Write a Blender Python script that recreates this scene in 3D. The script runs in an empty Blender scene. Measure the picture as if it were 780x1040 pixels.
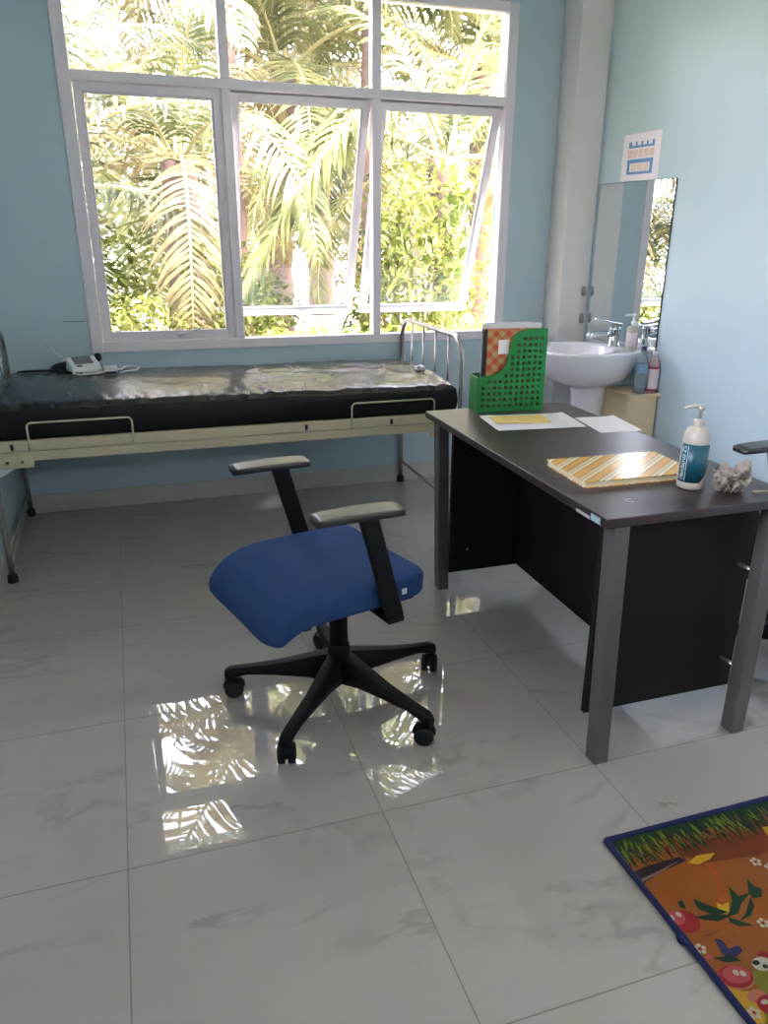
import bpy, bmesh, math, random
from mathutils import Vector, Matrix, noise
PI = math.pi
sc = bpy.context.scene
COL = sc.collection
random.seed(7)

# ------------------------------------------------------------------ helpers
def V(*a): return Vector(a)

def tag(o, label=None, cat=None, group=None, kind=None):
    if label: o['label'] = label
    if cat: o['category'] = cat
    if group: o['group'] = group
    if kind: o['kind'] = kind
    return o

def thing(name, label, cat, loc=(0, 0, 0), rz=0.0, group=None, kind=None):
    o = bpy.data.objects.new(name, None); COL.objects.link(o)
    o.empty_display_size = 0.05
    o.location = loc; o.rotation_euler = (0, 0, rz)
    return tag(o, label, cat, group, kind)

class MB:
    """collects shapes for ONE mesh object"""
    def __init__(s): s.v = []; s.f = []; s.m = []; s.mi = 0; s.s = []
    def face(s, idx, smooth=False): s.f.append(idx); s.m.append(s.mi); s.s.append(smooth)
    def add(s, vs, fs, smooth=False):
        n = len(s.v); s.v += [Vector(p) for p in vs]
        for f in fs: s.face([i + n for i in f], smooth)
        return s
    def box(s, x0, x1, y0, y1, z0, z1):
        return s.add([(x0,y0,z0),(x1,y0,z0),(x1,y1,z0),(x0,y1,z0),(x0,y0,z1),(x1,y0,z1),(x1,y1,z1),(x0,y1,z1)],
              [(3,2,1,0),(4,5,6,7),(0,1,5,4),(1,2,6,5),(2,3,7,6),(3,0,4,7)])
    def hexa(s, bot, top):      # 4 bottom pts, 4 top pts
        return s.add(list(bot)+list(top), [(3,2,1,0),(4,5,6,7),(0,1,5,4),(1,2,6,5),(2,3,7,6),(3,0,4,7)])
    def tube(s, pts, r, n=10, caps=True, closed=False):
        pts = [Vector(p) for p in pts]; N = len(pts)
        rs = r if isinstance(r, (list, tuple)) else [r]*N
        tang = []
        for i in range(N):
            a = pts[i-1] if (i > 0 or closed) else pts[0]
            b = pts[(i+1) % N] if (i < N-1 or closed) else pts[-1]
            t = (b-a); t = t.normalized() if t.length > 1e-9 else Vector((0,0,1)); tang.append(t)
        up = Vector((0,0,1)) if abs(tang[0].z) < .9 else Vector((1,0,0))
        nrm = (up - tang[0]*up.dot(tang[0])).normalized()
        base = len(s.v)
        for i in range(N):
            nrm = nrm - tang[i]*nrm.dot(tang[i])
            nrm = nrm.normalized() if nrm.length > 1e-6 else tang[i].orthogonal().normalized()
            bn = tang[i].cross(nrm)
            for k in range(n):
                a = 2*PI*k/n
                s.v.append(pts[i] + (nrm*math.cos(a) + bn*math.sin(a))*rs[i])
        for i in range(N if closed else N-1):
            j = (i+1) % N
            for k in range(n):
                k2 = (k+1) % n
                s.face([base+i*n+k, base+i*n+k2, base+j*n+k2, base+j*n+k], True)
        if caps and not closed:
            s.face([base+k for k in range(n)][::-1]); s.face([base+(N-1)*n+k for k in range(n)])
        return s
    def cyl(s, a, b, r, n=16, r2=None): return s.tube([a, b], [r, r if r2 is None else r2], n)
    def lathe(s, prof, n=24, c=(0,0), smooth=True, cap=True, ex=1.0, ey=1.0):
        base = len(s.v); N = len(prof)
        for (r, z) in prof:
            for k in range(n):
                a = 2*PI*k/n
                s.v.append(Vector((c[0]+r*ex*math.cos(a), c[1]+r*ey*math.sin(a), z)))
        for i in range(N-1):
            for k in range(n):
                k2 = (k+1) % n
                s.face([base+i*n+k, base+i*n+k2, base+(i+1)*n+k2, base+(i+1)*n+k], smooth)
        if cap:
            s.face([base+k for k in range(n)][::-1]); s.face([base+(N-1)*n+k for k in range(n)])
        return s
    def prism(s, poly, z0, z1):
        n = len(poly)
        return s.add([(x,y,z0) for x,y in poly]+[(x,y,z1) for x,y in poly],
              [list(range(n))[::-1], list(range(n,2*n))]+[(i,(i+1)%n,n+(i+1)%n,n+i) for i in range(n)])
    def rings(s, rings, smooth=True, cap=True, closed=True):
        n = len(rings[0]); base = len(s.v)
        for r in rings: s.v += [Vector(p) for p in r]
        for i in range(len(rings)-1):
            for k in range(n if closed else n-1):
                k2 = (k+1) % n
                s.face([base+i*n+k, base+i*n+k2, base+(i+1)*n+k2, base+(i+1)*n+k], smooth)
        if cap and closed:
            s.face([base+k for k in range(n)][::-1], smooth); s.face([base+(len(rings)-1)*n+k for k in range(n)], smooth)
        return s
    def build(s, name, mat, parent=None, bevel=0, seg=2, subsurf=0, loc=None, fix=True, smooth_angle=None, solidify=0):
        me = bpy.data.meshes.new(name)
        me.from_pydata([tuple(p) for p in s.v], [], s.f)
        mats = mat if isinstance(mat, (list, tuple)) else [mat]
        for m in mats: me.materials.append(m)
        for p, mi, sm in zip(me.polygons, s.m, s.s): p.material_index = mi; p.use_smooth = sm
        if fix:
            bm = bmesh.new(); bm.from_mesh(me); bmesh.ops.recalc_face_normals(bm, faces=bm.faces); bm.to_mesh(me); bm.free()
        me.update()
        o = bpy.data.objects.new(name, me); COL.objects.link(o)
        if parent: o.parent = parent
        if loc is not None: o.location = loc
        if solidify:
            d = o.modifiers.new('sol', 'SOLIDIFY'); d.thickness = solidify; d.offset = 0
        if bevel:
            b = o.modifiers.new('bev', 'BEVEL'); b.width = bevel; b.segments = seg; b.limit_method = 'ANGLE'; b.angle_limit = 0.6
            b.harden_normals = False
        if subsurf:
            d = o.modifiers.new('sub', 'SUBSURF'); d.levels = subsurf; d.render_levels = subsurf
            for p in me.polygons: p.use_smooth = True
        return o

def copy_tree(o, parent=None):
    c = o.copy(); COL.objects.link(c); c.parent = parent
    for ch in list(o.children): copy_tree(ch, c)
    return c

def arc(c, r, a0, a1, n, plane='yz', x=0):
    out = []
    for i in range(n+1):
        a = a0+(a1-a0)*i/n
        out.append((x, c[0]+r*math.cos(a), c[1]+r*math.sin(a)))
    return out

# ------------------------------------------------------------------ materials
def srgb(r, g, b):
    f = lambda c: (c/255/12.92) if c/255 <= .04045 else ((c/255+.055)/1.055)**2.4
    return (f(r), f(g), f(b), 1)

def new_mat(name):
    m = bpy.data.materials.new(name); m.use_nodes = True
    nt = m.node_tree; b = nt.nodes['Principled BSDF']
    return m, nt, b

def N(nt, typ, **kw):
    n = nt.nodes.new(typ)
    for k, v in kw.items():
        if k.startswith('i_'):
            key = k[2:]; key = int(key) if key.isdigit() else key.replace('_', ' ')
            n.inputs[key].default_value = v
        else: setattr(n, k, v)
    return n

def plain(name, rgb, rough=.5, metal=0, spec=.5, vary=.06, vscale=8, bump=0, bscale=60, coat=0, stretch=(1,1,1)):
    """procedural: colour varied by noise, optional bump"""
    m, nt, b = new_mat(name); L = nt.links.new
    tc = N(nt, 'ShaderNodeTexCoord'); mp = N(nt, 'ShaderNodeMapping'); mp.inputs['Scale'].default_value = stretch
    L(tc.outputs['Object'], mp.inputs[0])
    nz = N(nt, 'ShaderNodeTexNoise', i_Scale=vscale, i_Detail=4.0)
    L(mp.outputs[0], nz.inputs['Vector'])
    mx = N(nt, 'ShaderNodeMix', data_type='RGBA')
    c = srgb(*rgb)
    lo = tuple(max(0, x*(1-vary)) for x in c[:3])+(1,); hi = tuple(min(1, x*(1+vary)) for x in c[:3])+(1,)
    mx.inputs[6].default_value = lo; mx.inputs[7].default_value = hi
    L(nz.outputs['Fac'], mx.inputs[0]); L(mx.outputs[2], b.inputs['Base Color'])
    b.inputs['Roughness'].default_value = rough; b.inputs['Metallic'].default_value = metal
    b.inputs['Specular IOR Level'].default_value = spec
    if coat: b.inputs['Coat Weight'].default_value = coat; b.inputs['Coat Roughness'].default_value = .08
    if bump:
        n2 = N(nt, 'ShaderNodeTexNoise', i_Scale=bscale, i_Detail=3.0); L(mp.outputs[0], n2.inputs['Vector'])
        bp = N(nt, 'ShaderNodeBump', i_Strength=bump, i_Distance=.004); L(n2.outputs['Fac'], bp.inputs['Height'])
        L(bp.outputs[0], b.inputs['Normal'])
    return m

M = {}
M['wall'] = plain('wall_paint_teal', (182, 203, 211), .45, spec=.35, vary=.03, vscale=2, bump=.05, bscale=90)
M['white_paint'] = plain('white_paint', (216, 214, 213), .5, vary=.02, vscale=3)
M['ceiling'] = plain('ceiling_paint', (226, 226, 224), .8, vary=.02)
M['pvc'] = plain('white_window_frame', (226, 220, 226), .32, vary=.02, vscale=3)
M['ext_wall'] = plain('outside_wall_plaster', (190, 190, 180), .9)
M['tilebase'] = plain('skirting_tile', (196, 194, 190), .12, vary=.08, vscale=5)
M['chrome'] = plain('steel_tube', (190, 184, 180), .25, metal=.75, vary=.08, vscale=30)
M['tap_chrome'] = plain('tap_chrome', (200, 205, 210), .12, metal=1)
M['cream'] = plain('cream_enamel', (190, 180, 156), .4, vary=.05)
M['rubber'] = plain('black_rubber', (18, 18, 18), .6)
M['black_plastic'] = plain('black_plastic', (13, 13, 14), .55, spec=.3, vary=.2, bump=.1, bscale=300)
M['arm_pad'] = plain('armrest_pad', (40, 36, 34), .34, vary=.1, bump=.05, bscale=200, coat=.0, spec=.8)
M['blue_fabric'] = plain('blue_fabric', (44, 70, 120), .9, spec=.2, vary=.14, vscale=60, bump=.35, bscale=700)
M['dark_fabric'] = plain('dark_fabric', (22, 24, 30), .9, spec=.2, vary=.2, vscale=60, bump=.35, bscale=700)
M['wood_dark'] = plain('espresso_laminate', (27, 20, 21), .6, vary=.25, vscale=6, stretch=(8,.6,8), spec=.25)
M['desk_top'] = plain('espresso_desktop', (52, 42, 42), .34, vary=.18, vscale=6, stretch=(8,.6,8), spec=.5)
M['leg_grey'] = plain('grey_leg_metal', (100, 100, 97), .4, metal=.35, vary=.1, vscale=6)
M['ceramic'] = plain('white_ceramic', (226, 226, 230), .08, vary=.01, coat=.4)
M['light_wood'] = plain('light_plywood', (208, 190, 156), .55, vary=.1, vscale=5, stretch=(1,1,6))
M['paper'] = plain('white_paper', (226, 224, 226), .7, vary=.02)
M['grey_paper'] = plain('grey_paper', (196, 198, 200), .7, vary=.03)
M['yellow_paper'] = plain('manila_paper', (226, 200, 120), .65, vary=.05)
M['green_plastic'] = plain('green_plastic', (14, 120, 50), .35, vary=.05)
M['bottle_white'] = plain('bottle_white', (168, 163, 150), .3, vary=.02)
M['teal_label'] = plain('teal_label', (20, 74, 88), .35, vary=.05)
M['label_text'] = plain('label_print_white', (196, 216, 214), .4, vary=.02)
M['white_plastic'] = plain('white_plastic', (220, 220, 222), .35, vary=.02)
M['screen_grey'] = plain('lcd_grey', (120, 124, 130), .2)
M['cloth_black'] = plain('black_cloth', (20, 20, 26), .85, vary=.3, vscale=20)
M['spine'] = plain('black_book_spine', (18, 18, 24), .5)
M['cap_blue'] = plain('navy_cap', (30, 36, 86), .4)
M['label_red'] = plain('dark_red_label', (128, 40, 52), .5)
M['label_pale'] = plain('pale_label', (206, 196, 200), .5)
M['label_blue'] = plain('pale_blue_label', (120, 150, 176), .5)
M['poster_paper'] = plain('poster_paper', (236, 230, 236), .35, vary=.01)
M['poster_blue'] = plain('poster_blue', (96, 148, 200), .4, vary=.04)
M['poster_peach'] = plain('poster_peach', (226, 204, 192), .4, vary=.06, vscale=60)
M['grey_hook'] = plain('grey_plastic', (140, 140, 142), .4)
M['sticker_teal'] = plain('sticker_teal', (150, 178, 180), .4, vary=.3, vscale=200)
M['sticker_grey'] = plain('sticker_grey', (170, 166, 166), .4)
M['mat_edge'] = plain('navy_binding', (24, 32, 88), .8, vary=.15, vscale=80, bump=.3, bscale=400)
M['trunk'] = plain('palm_trunk', (70, 56, 48), .9, vary=.45, vscale=9, bump=1.0, bscale=14)
M['bark'] = plain('bark', (120, 104, 84), .9, vary=.4, vscale=12, bump=1.0, bscale=20)

def mat_floor():
    m, nt, b = new_mat('marble_tile_floor'); L = nt.links.new
    g = N(nt, 'ShaderNodeNewGeometry')
    S = .6296
    br = N(nt, 'ShaderNodeTexBrick', offset=0.0, squash=1.0)
    br.inputs['Scale'].default_value = 1/S
    br.inputs['Mortar Size'].default_value = .0028; br.inputs['Mortar Smooth'].default_value = .1
    br.inputs['Brick Width'].default_value = 1.0; br.inputs['Row Height'].default_value = 1.0
    br.inputs['Color1'].default_value = (0,0,0,1); br.inputs['Color2'].default_value = (1,1,1,1); br.inputs['Mortar'].default_value = (.5,.5,.5,1)
    L(g.outputs['Position'], br.inputs['Vector'])
    sh = N(nt, 'ShaderNodeVectorMath', operation='SCALE'); L(br.outputs['Color'], sh.inputs[0]); sh.inputs['Scale'].default_value = 37.0
    ad = N(nt, 'ShaderNodeVectorMath', operation='ADD'); L(g.outputs['Position'], ad.inputs[0]); L(sh.outputs[0], ad.inputs[1])
    mp = N(nt, 'ShaderNodeMapping'); mp.inputs['Scale'].default_value = (1.0, 2.6, 1.0); mp.inputs['Rotation'].default_value = (0,0,.25)
    L(ad.outputs[0], mp.inputs[0])
    # veins: thin bands where a warped noise crosses one half
    n1 = N(nt, 'ShaderNodeTexNoise', i_Scale=1.5, i_Detail=5.0, i_Roughness=.55, i_Distortion=.5); L(mp.outputs[0], n1.inputs['Vector'])
    s1 = N(nt, 'ShaderNodeMath', operation='SUBTRACT'); L(n1.outputs['Fac'], s1.inputs[0]); s1.inputs[1].default_value = .5
    a1 = N(nt, 'ShaderNodeMath', operation='ABSOLUTE'); L(s1.outputs[0], a1.inputs[0])
    r1 = N(nt, 'ShaderNodeMapRange'); r1.inputs['From Min'].default_value = 0; r1.inputs['From Max'].default_value = .035
    r1.inputs['To Min'].default_value = 1; r1.inputs['To Max'].default_value = 0; L(a1.outputs[0], r1.inputs['Value'])
    n2 = N(nt, 'ShaderNodeTexNoise', i_Scale=2.4, i_Detail=3.0); L(mp.outputs[0], n2.inputs['Vector'])
    r2 = N(nt, 'ShaderNodeMapRange'); r2.inputs['From Min'].default_value = .46; r2.inputs['From Max'].default_value = .72; L(n2.outputs['Fac'], r2.inputs['Value'])
    mu = N(nt, 'ShaderNodeMath', operation='MULTIPLY'); L(r1.outputs[0], mu.inputs[0]); L(r2.outputs[0], mu.inputs[1])
    n3 = N(nt, 'ShaderNodeTexNoise', i_Scale=1.2, i_Detail=6.0); L(mp.outputs[0], n3.inputs['Vector'])
    mx0 = N(nt, 'ShaderNodeMix', data_type='RGBA'); L(n3.outputs['Fac'], mx0.inputs[0])
    mx0.inputs[6].default_value = srgb(172, 166, 165); mx0.inputs[7].default_value = srgb(182, 176, 174)
    mx1 = N(nt, 'ShaderNodeMix', data_type='RGBA'); L(mu.outputs[0], mx1.inputs[0]); L(mx0.outputs[2], mx1.inputs[6]); mx1.inputs[7].default_value = srgb(156, 150, 148)
    mx2 = N(nt, 'ShaderNodeMix', data_type='RGBA'); L(br.outputs['Fac'], mx2.inputs[0]); L(mx1.outputs[2], mx2.inputs[6]); mx2.inputs[7].default_value = srgb(118, 110, 104)
    L(mx2.outputs[2], b.inputs['Base Color'])
    rr = N(nt, 'ShaderNodeMapRange'); L(br.outputs['Fac'], rr.inputs['Value']); rr.inputs['To Min'].default_value = .004; rr.inputs['To Max'].default_value = .5
    L(rr.outputs[0], b.inputs['Roughness'])
    b.inputs['IOR'].default_value = 1.8
    # the polished tile is not quite flat
    n4 = N(nt, 'ShaderNodeTexNoise', i_Scale=9.0, i_Detail=1.0); L(g.outputs['Position'], n4.inputs['Vector'])
    bp = N(nt, 'ShaderNodeBump', i_Strength=.006, i_Distance=.02); L(n4.outputs['Fac'], bp.inputs['Height']); L(bp.outputs[0], b.inputs['Normal'])
    return m
M['floor'] = mat_floor()

def mat_vinyl():
    m, nt, b = new_mat('black_vinyl'); L = nt.links.new
    tc = N(nt, 'ShaderNodeTexCoord')
    b.inputs['Base Color'].default_value = srgb(17, 15, 18); b.inputs['Roughness'].default_value = .3; b.inputs['Specular IOR Level'].default_value = .8
    mp = N(nt, 'ShaderNodeMapping'); mp.inputs['Scale'].default_value = (5, 2.2, 3); L(tc.outputs['Object'], mp.inputs[0])
    nz = N(nt, 'ShaderNodeTexNoise', i_Scale=2.2, i_Detail=3.0, i_Distortion=1.2); L(mp.outputs[0], nz.inputs['Vector'])
    bp = N(nt, 'ShaderNodeBump', i_Strength=.35, i_Distance=.012); L(nz.outputs['Fac'], bp.inputs['Height']); L(bp.outputs[0], b.inputs['Normal'])
    rg = N(nt, 'ShaderNodeMapRange'); L(nz.outputs['Fac'], rg.inputs['Value']); rg.inputs['To Min'].default_value = .2; rg.inputs['To Max'].default_value = .32
    L(rg.outputs[0], b.inputs['Roughness'])
    return m
M['vinyl'] = mat_vinyl()
M['vinyl_side'] = plain('black_vinyl_side', (15, 13, 15), .55, spec=.3, bump=.2, bscale=12)

def mat_glass():
    m = bpy.data.materials.new('window_glass'); m.use_nodes = True; nt = m.node_tree; nt.nodes.clear(); L = nt.links.new
    out = N(nt, 'ShaderNodeOutputMaterial'); mix = N(nt, 'ShaderNodeMixShader')
    t = N(nt, 'ShaderNodeBsdfTransparent'); t.inputs[0].default_value = (.95, .97, .96, 1)
    g = N(nt, 'ShaderNodeBsdfGlossy'); g.inputs['Roughness'].default_value = .01
    fr = N(nt, 'ShaderNodeFresnel'); fr.inputs['IOR'].default_value = 1.45
    L(fr.outputs[0], mix.inputs[0]); L(t.outputs[0], mix.inputs[1]); L(g.outputs[0], mix.inputs[2]); L(mix.outputs[0], out.inputs[0])
    return m
M['glass'] = mat_glass()

def mat_clear(name, rgb, amt=.6):
    m, nt, b = new_mat(name)
    b.inputs['Base Color'].default_value = srgb(*rgb); b.inputs['Roughness'].default_value = .08
    b.inputs['Transmission Weight'].default_value = amt; b.inputs['IOR'].default_value = 1.2
    nz = N(nt, 'ShaderNodeTexNoise', i_Scale=40.0); bp = N(nt, 'ShaderNodeBump', i_Strength=.1, i_Distance=.002)
    nt.links.new(nz.outputs['Fac'], bp.inputs['Height']); nt.links.new(bp.outputs[0], b.inputs['Normal'])
    return m
M['clear'] = mat_clear('clear_plastic', (190, 206, 210), .75)
M['clear_pink'] = mat_clear('clear_pink_plastic', (226, 200, 206), .6)

def mat_mirror():
    m, nt, b = new_mat('mirror_silver')
    b.inputs['Base Color'].default_value = (.86, .9, .9, 1); b.inputs['Metallic'].default_value = 1; b.inputs['Roughness'].default_value = .005
    return m
M['mirror'] = mat_mirror()

def mat_leaf(name, rgb, rgb2, trans=.35, scale=3.0):
    m = bpy.data.materials.new(name); m.use_nodes = True; nt = m.node_tree; nt.nodes.clear(); L = nt.links.new
    out = N(nt, 'ShaderNodeOutputMaterial'); mix = N(nt, 'ShaderNodeMixShader'); mix.inputs[0].default_value = trans
    g = N(nt, 'ShaderNodeNewGeometry'); nz = N(nt, 'ShaderNodeTexNoise', i_Scale=scale, i_Detail=5.0); L(g.outputs['Position'], nz.inputs['Vector'])
    r = N(nt, 'ShaderNodeMapRange'); r.inputs['From Min'].default_value = .35; r.inputs['From Max'].default_value = .65; L(nz.outputs['Fac'], r.inputs['Value'])
    mx = N(nt, 'ShaderNodeMix', data_type='RGBA'); L(r.outputs[0], mx.inputs[0]); mx.inputs[6].default_value = srgb(*rgb); mx.inputs[7].default_value = srgb(*rgb2)
    d = N(nt, 'ShaderNodeBsdfPrincipled'); L(mx.outputs[2], d.inputs['Base Color']); d.inputs['Roughness'].default_value = .55; d.inputs['Specular IOR Level'].default_value = .2
    t = N(nt, 'ShaderNodeBsdfTranslucent'); L(mx.outputs[2], t.inputs['Color'])
    L(d.outputs[0], mix.inputs[1]); L(t.outputs[0], mix.inputs[2]); L(mix.outputs[0], out.inputs[0])
    return m
M['film'] = mat_leaf('crumpled_film', (170, 163, 150), (200, 193, 182), .45, 60)
M['palm_leaf'] = mat_leaf('palm_leaf', (58, 68, 38), (114, 116, 74))
M['palm_leaf_dry'] = mat_leaf('palm_leaf_yellowing', (128, 120, 88), (96, 88, 60))
M['palm_leaf_dark'] = mat_leaf('palm_leaf_grey_green', (50, 58, 46), (98, 102, 84))
M['rachis'] = plain('palm_rachis', (128, 124, 84), .6, vary=.2)
M['leaf_bright'] = mat_leaf('shrub_leaf_yellow_green', (60, 74, 30), (112, 116, 56), .5)
M['leaf_mid'] = mat_leaf('shrub_leaf_green', (42, 56, 32), (88, 95, 58), .45)
M['leaf_tree'] = mat_leaf('tree_leaf', (54, 60, 42), (106, 106, 80), .45, 1.0)
M['hedge'] = mat_leaf('hedge_leaf', (70, 100, 40), (140, 150, 62), .35)
def mat_ground():
    m, nt, b = new_mat('lawn_ground'); L = nt.links.new
    g = N(nt, 'ShaderNodeNewGeometry'); nz = N(nt, 'ShaderNodeTexNoise', i_Scale=.7, i_Detail=8.0); L(g.outputs['Position'], nz.inputs['Vector'])
    r = N(nt, 'ShaderNodeMapRange'); r.inputs['From Min'].default_value = .4; r.inputs['From Max'].default_value = .6; L(nz.outputs['Fac'], r.inputs['Value'])
    mx = N(nt, 'ShaderNodeMix', data_type='RGBA'); L(r.outputs[0], mx.inputs[0]); mx.inputs[6].default_value = srgb(150, 150, 96); mx.inputs[7].default_value = srgb(200, 192, 164)
    L(mx.outputs[2], b.inputs['Base Color']); b.inputs['Roughness'].default_value = .95
    return m
M['ground'] = mat_ground()

def mat_stripes():
    m, nt, b = new_mat('striped_cover'); L = nt.links.new
    tc = N(nt, 'ShaderNodeTexCoord'); mp = N(nt, 'ShaderNodeMapping'); mp.inputs['Rotation'].default_value = (0, 0, .89); L(tc.outputs['Object'], mp.inputs[0])
    sx = N(nt, 'ShaderNodeSeparateXYZ'); L(mp.outputs[0], sx.inputs[0])
    mu = N(nt, 'ShaderNodeMath', operation='MULTIPLY'); L(sx.outputs[0], mu.inputs[0]); mu.inputs[1].default_value = 1/.052
    fr = N(nt, 'ShaderNodeMath', operation='FRACT'); L(mu.outputs[0], fr.inputs[0])
    cr = N(nt, 'ShaderNodeValToRGB'); L(fr.outputs[0], cr.inputs[0]); cr.color_ramp.interpolation = 'CONSTANT'
    e = cr.color_ramp.elements
    e[0].position = 0; e[0].color = srgb(206, 150, 58); e[1].position = .42; e[1].color = srgb(150, 118, 66)
    for p, c in ((.50, (214, 196, 148)), (.66, (160, 140, 92)), (.72, (222, 206, 160)), (.92, (150, 118, 66))):
        q = e.new(p); q.color = srgb(*c)
    L(cr.outputs[0], b.inputs['Base Color']); b.inputs['Roughness'].default_value = .22
    return m
M['stripes'] = mat_stripes()

def mat_plaid():
    m, nt, b = new_mat('plaid_cover'); L = nt.links.new
    tc = N(nt, 'ShaderNodeTexCoord'); mp = N(nt, 'ShaderNodeMapping'); mp.inputs['Rotation'].default_value = (0, PI/4, 0); mp.inputs['Scale'].default_value = (28,)*3
    L(tc.outputs['Object'], mp.inputs[0])
    sx = N(nt, 'ShaderNodeSeparateXYZ'); L(mp.outputs[0], sx.inputs[0])
    outs = []
    for k in (0, 2):
        fr = N(nt, 'ShaderNodeMath', operation='FRACT'); L(sx.outputs[k], fr.inputs[0])
        gt = N(nt, 'ShaderNodeMath', operation='GREATER_THAN'); L(fr.outputs[0], gt.inputs[0]); gt.inputs[1].default_value = .5; outs.append(gt)
    ad = N(nt, 'ShaderNodeMath', operation='ADD'); L(outs[0].outputs[0], ad.inputs[0]); L(outs[1].outputs[0], ad.inputs[1])
    hf = N(nt, 'ShaderNodeMath', operation='MULTIPLY'); L(ad.outputs[0], hf.inputs[0]); hf.inputs[1].default_value = .5
    cr = N(nt, 'ShaderNodeValToRGB'); L(hf.outputs[0], cr.inputs[0]); cr.color_ramp.interpolation = 'CONSTANT'
    e = cr.color_ramp.elements
    e[0].position = 0; e[0].color = srgb(176, 146, 90); e[1].position = .4; e[1].color = srgb(172, 112, 62)
    q = e.new(.8); q.color = srgb(176, 58, 30)
    L(cr.outputs[0], b.inputs['Base Color']); b.inputs['Roughness'].default_value = .5
    return m
M['plaid'] = mat_plaid()

# ------------------------------------------------------------------ room shell
XL, XR, YB, YF, ZC = -.46, 2.66, 2.07, -4.2, 2.95
WT = .15
def struct(name, mb, mat, **kw):
    o = mb.build(name, mat, **kw); o['kind'] = 'structure'; return o
struct('floor', MB().box(XL-WT, XR+WT, YF-WT, YB, -.12, 0), M['floor'])
struct('ceiling', MB().box(XL-WT-.25, XR+WT+.25, YF-WT-1.2, YB+WT+.25, ZC, ZC+.15), M['ceiling'])  # overhang at the rear is an added eave that blocks the sun
ly0, ly1, lz0_, lz1_ = -3.1, -.6, 1.4, 2.78       # unseen second window left of the camera, added to brighten the right wall
struct('wall_left', MB().box(XL-WT, XL, YF-WT, ly0, 0, ZC).box(XL-WT, XL, ly1, YB+WT, 0, ZC).box(XL-WT, XL, ly0, ly1, 0, lz0_).box(XL-WT, XL, ly0, ly1, lz1_, ZC), M['wall'])
q = MB(); xa_, xb_ = XL-.06, XL+.012
q.box(xa_, xb_, ly0, ly0+.05, lz0_, lz1_).box(xa_, xb_, ly1-.05, ly1, lz0_, lz1_).box(xa_, xb_, ly0+.05, ly1-.05, lz0_, lz0_+.05).box(xa_, xb_, ly0+.05, ly1-.05, lz1_-.05, lz1_).box(xa_, xb_, (ly0+ly1)/2-.025, (ly0+ly1)/2+.025, lz0_+.05, lz1_-.05)
o = struct('fill_window_left', q, M['pvc'], bevel=.003)
for a, b in ((ly0+.05, (ly0+ly1)/2-.025), ((ly0+ly1)/2+.025, ly1-.05)): MB().box(XL-.03, XL-.025, a, b, lz0_+.05, lz1_-.05).build('glass_pane', M['glass'], o)
struct('wall_right', MB().box(XR, XR+WT, YF-WT, YB+WT, 0, ZC), M['wall'])
hx0, hx1, hz0, hz1 = -.012, 2.19, .838, 2.46
struct('wall_back', MB().box(XL, hx0, YB, YB+WT, -.12, ZC).box(hx1, XR, YB, YB+WT, -.12, ZC).box(hx0, hx1, YB, YB+WT, -.12, hz0).box(hx0, hx1, YB, YB+WT, hz1, ZC), M['wall'])
# wall behind the camera
rx0, rx1, rz0, rz1 = 1.75, 2.55, 2.2, 2.68       # small high unseen window behind the camera, added to brighten the back wall
struct('wall_front', MB().box(XL, rx0, YF-WT, YF, 0, ZC).box(rx1, XR, YF-WT, YF, 0, ZC).box(rx0, rx1, YF-WT, YF, 0, rz0).box(rx0, rx1, YF-WT, YF, rz1, ZC), M['wall'])
q = MB(); ya_, yb_ = YF-.06, YF+.012
q.box(rx0, rx0+.04, ya_, yb_, rz0, rz1).box(rx1-.04, rx1, ya_, yb_, rz0, rz1).box(rx0+.04, rx1-.04, ya_, yb_, rz0, rz0+.04).box(rx0+.04, rx1-.04, ya_, yb_, rz1-.04, rz1)
o = struct('fill_window_rear', q, M['pvc'], bevel=.003)
MB().box(rx0+.04, rx1-.04, YF-.03, YF-.025, rz0+.04, rz1-.04).build('glass_pane', M['glass'], o)
struct('trim_1', MB().box(2.478, XR, 1.89, YB, 0, ZC), M['white_paint'], bevel=.004)
bh = .1
struct('baseboard_back', MB().box(XL, 2.478, YB-.008, YB, 0, bh), M['tilebase'], bevel=.002)
struct('baseboard_left', MB().box(XL, XL+.008, YF, YB-.009, 0, bh), M['tilebase'], bevel=.002)
struct('baseboard_right', MB().box(XR-.008, XR, YF, 1.889, 0, bh), M['tilebase'], bevel=.002)
struct('ground', MB().box(-40, 50, YB+WT, 60, -.2, -.02), M['ground'])
struct('yard', MB().box(-40, XL-WT, -30, YB+WT, -.2, -.02).box(XL-WT, 40, -30, YF-WT, -.2, -.02), M['ground'])

# window
wn = thing('window_1', None, None, (0, YB, 0)); wn['kind'] = 'structure'
fy0, fy1 = -.012, .055
fx = (-.037, .020, .680, .724, 1.428, 1.472, 2.160, 2.214)
fz = (.813, .862, 2.015, 2.0575, 2.440, 2.485)
f = MB()
f.box(fx[0], fx[1], fy0, fy1, fz[0], fz[5]).box(fx[6], fx[7], fy0, fy1, fz[0], fz[5])
f.box(fx[1], fx[6], fy0, fy1, fz[0], fz[1]).box(fx[1], fx[6], fy0, fy1, fz[4], fz[5])
f.build('window_frame', M['pvc'], wn, bevel=.004)
MB().box(fx[1], fx[6], fy0, fy1, fz[2], fz[3]).build('transom_bar', M['pvc'], wn, bevel=.003)
for a, b in ((2, 3), (4, 5)):
    q = MB()
    q.box(fx[a], fx[b], fy0+.001, fy1-.001, fz[1], fz[2]).box(fx[a], fx[b], fy0+.001, fy1-.001, fz[3], fz[4])
    q.build('mullion', M['pvc'], wn, bevel=.003)
for a, b in ((1, 2), (3, 4), (5, 6)):
    MB().box(fx[a], fx[b], .022, .027, fz[3], fz[4]).build('transom_pane', M['glass'], wn)
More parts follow.
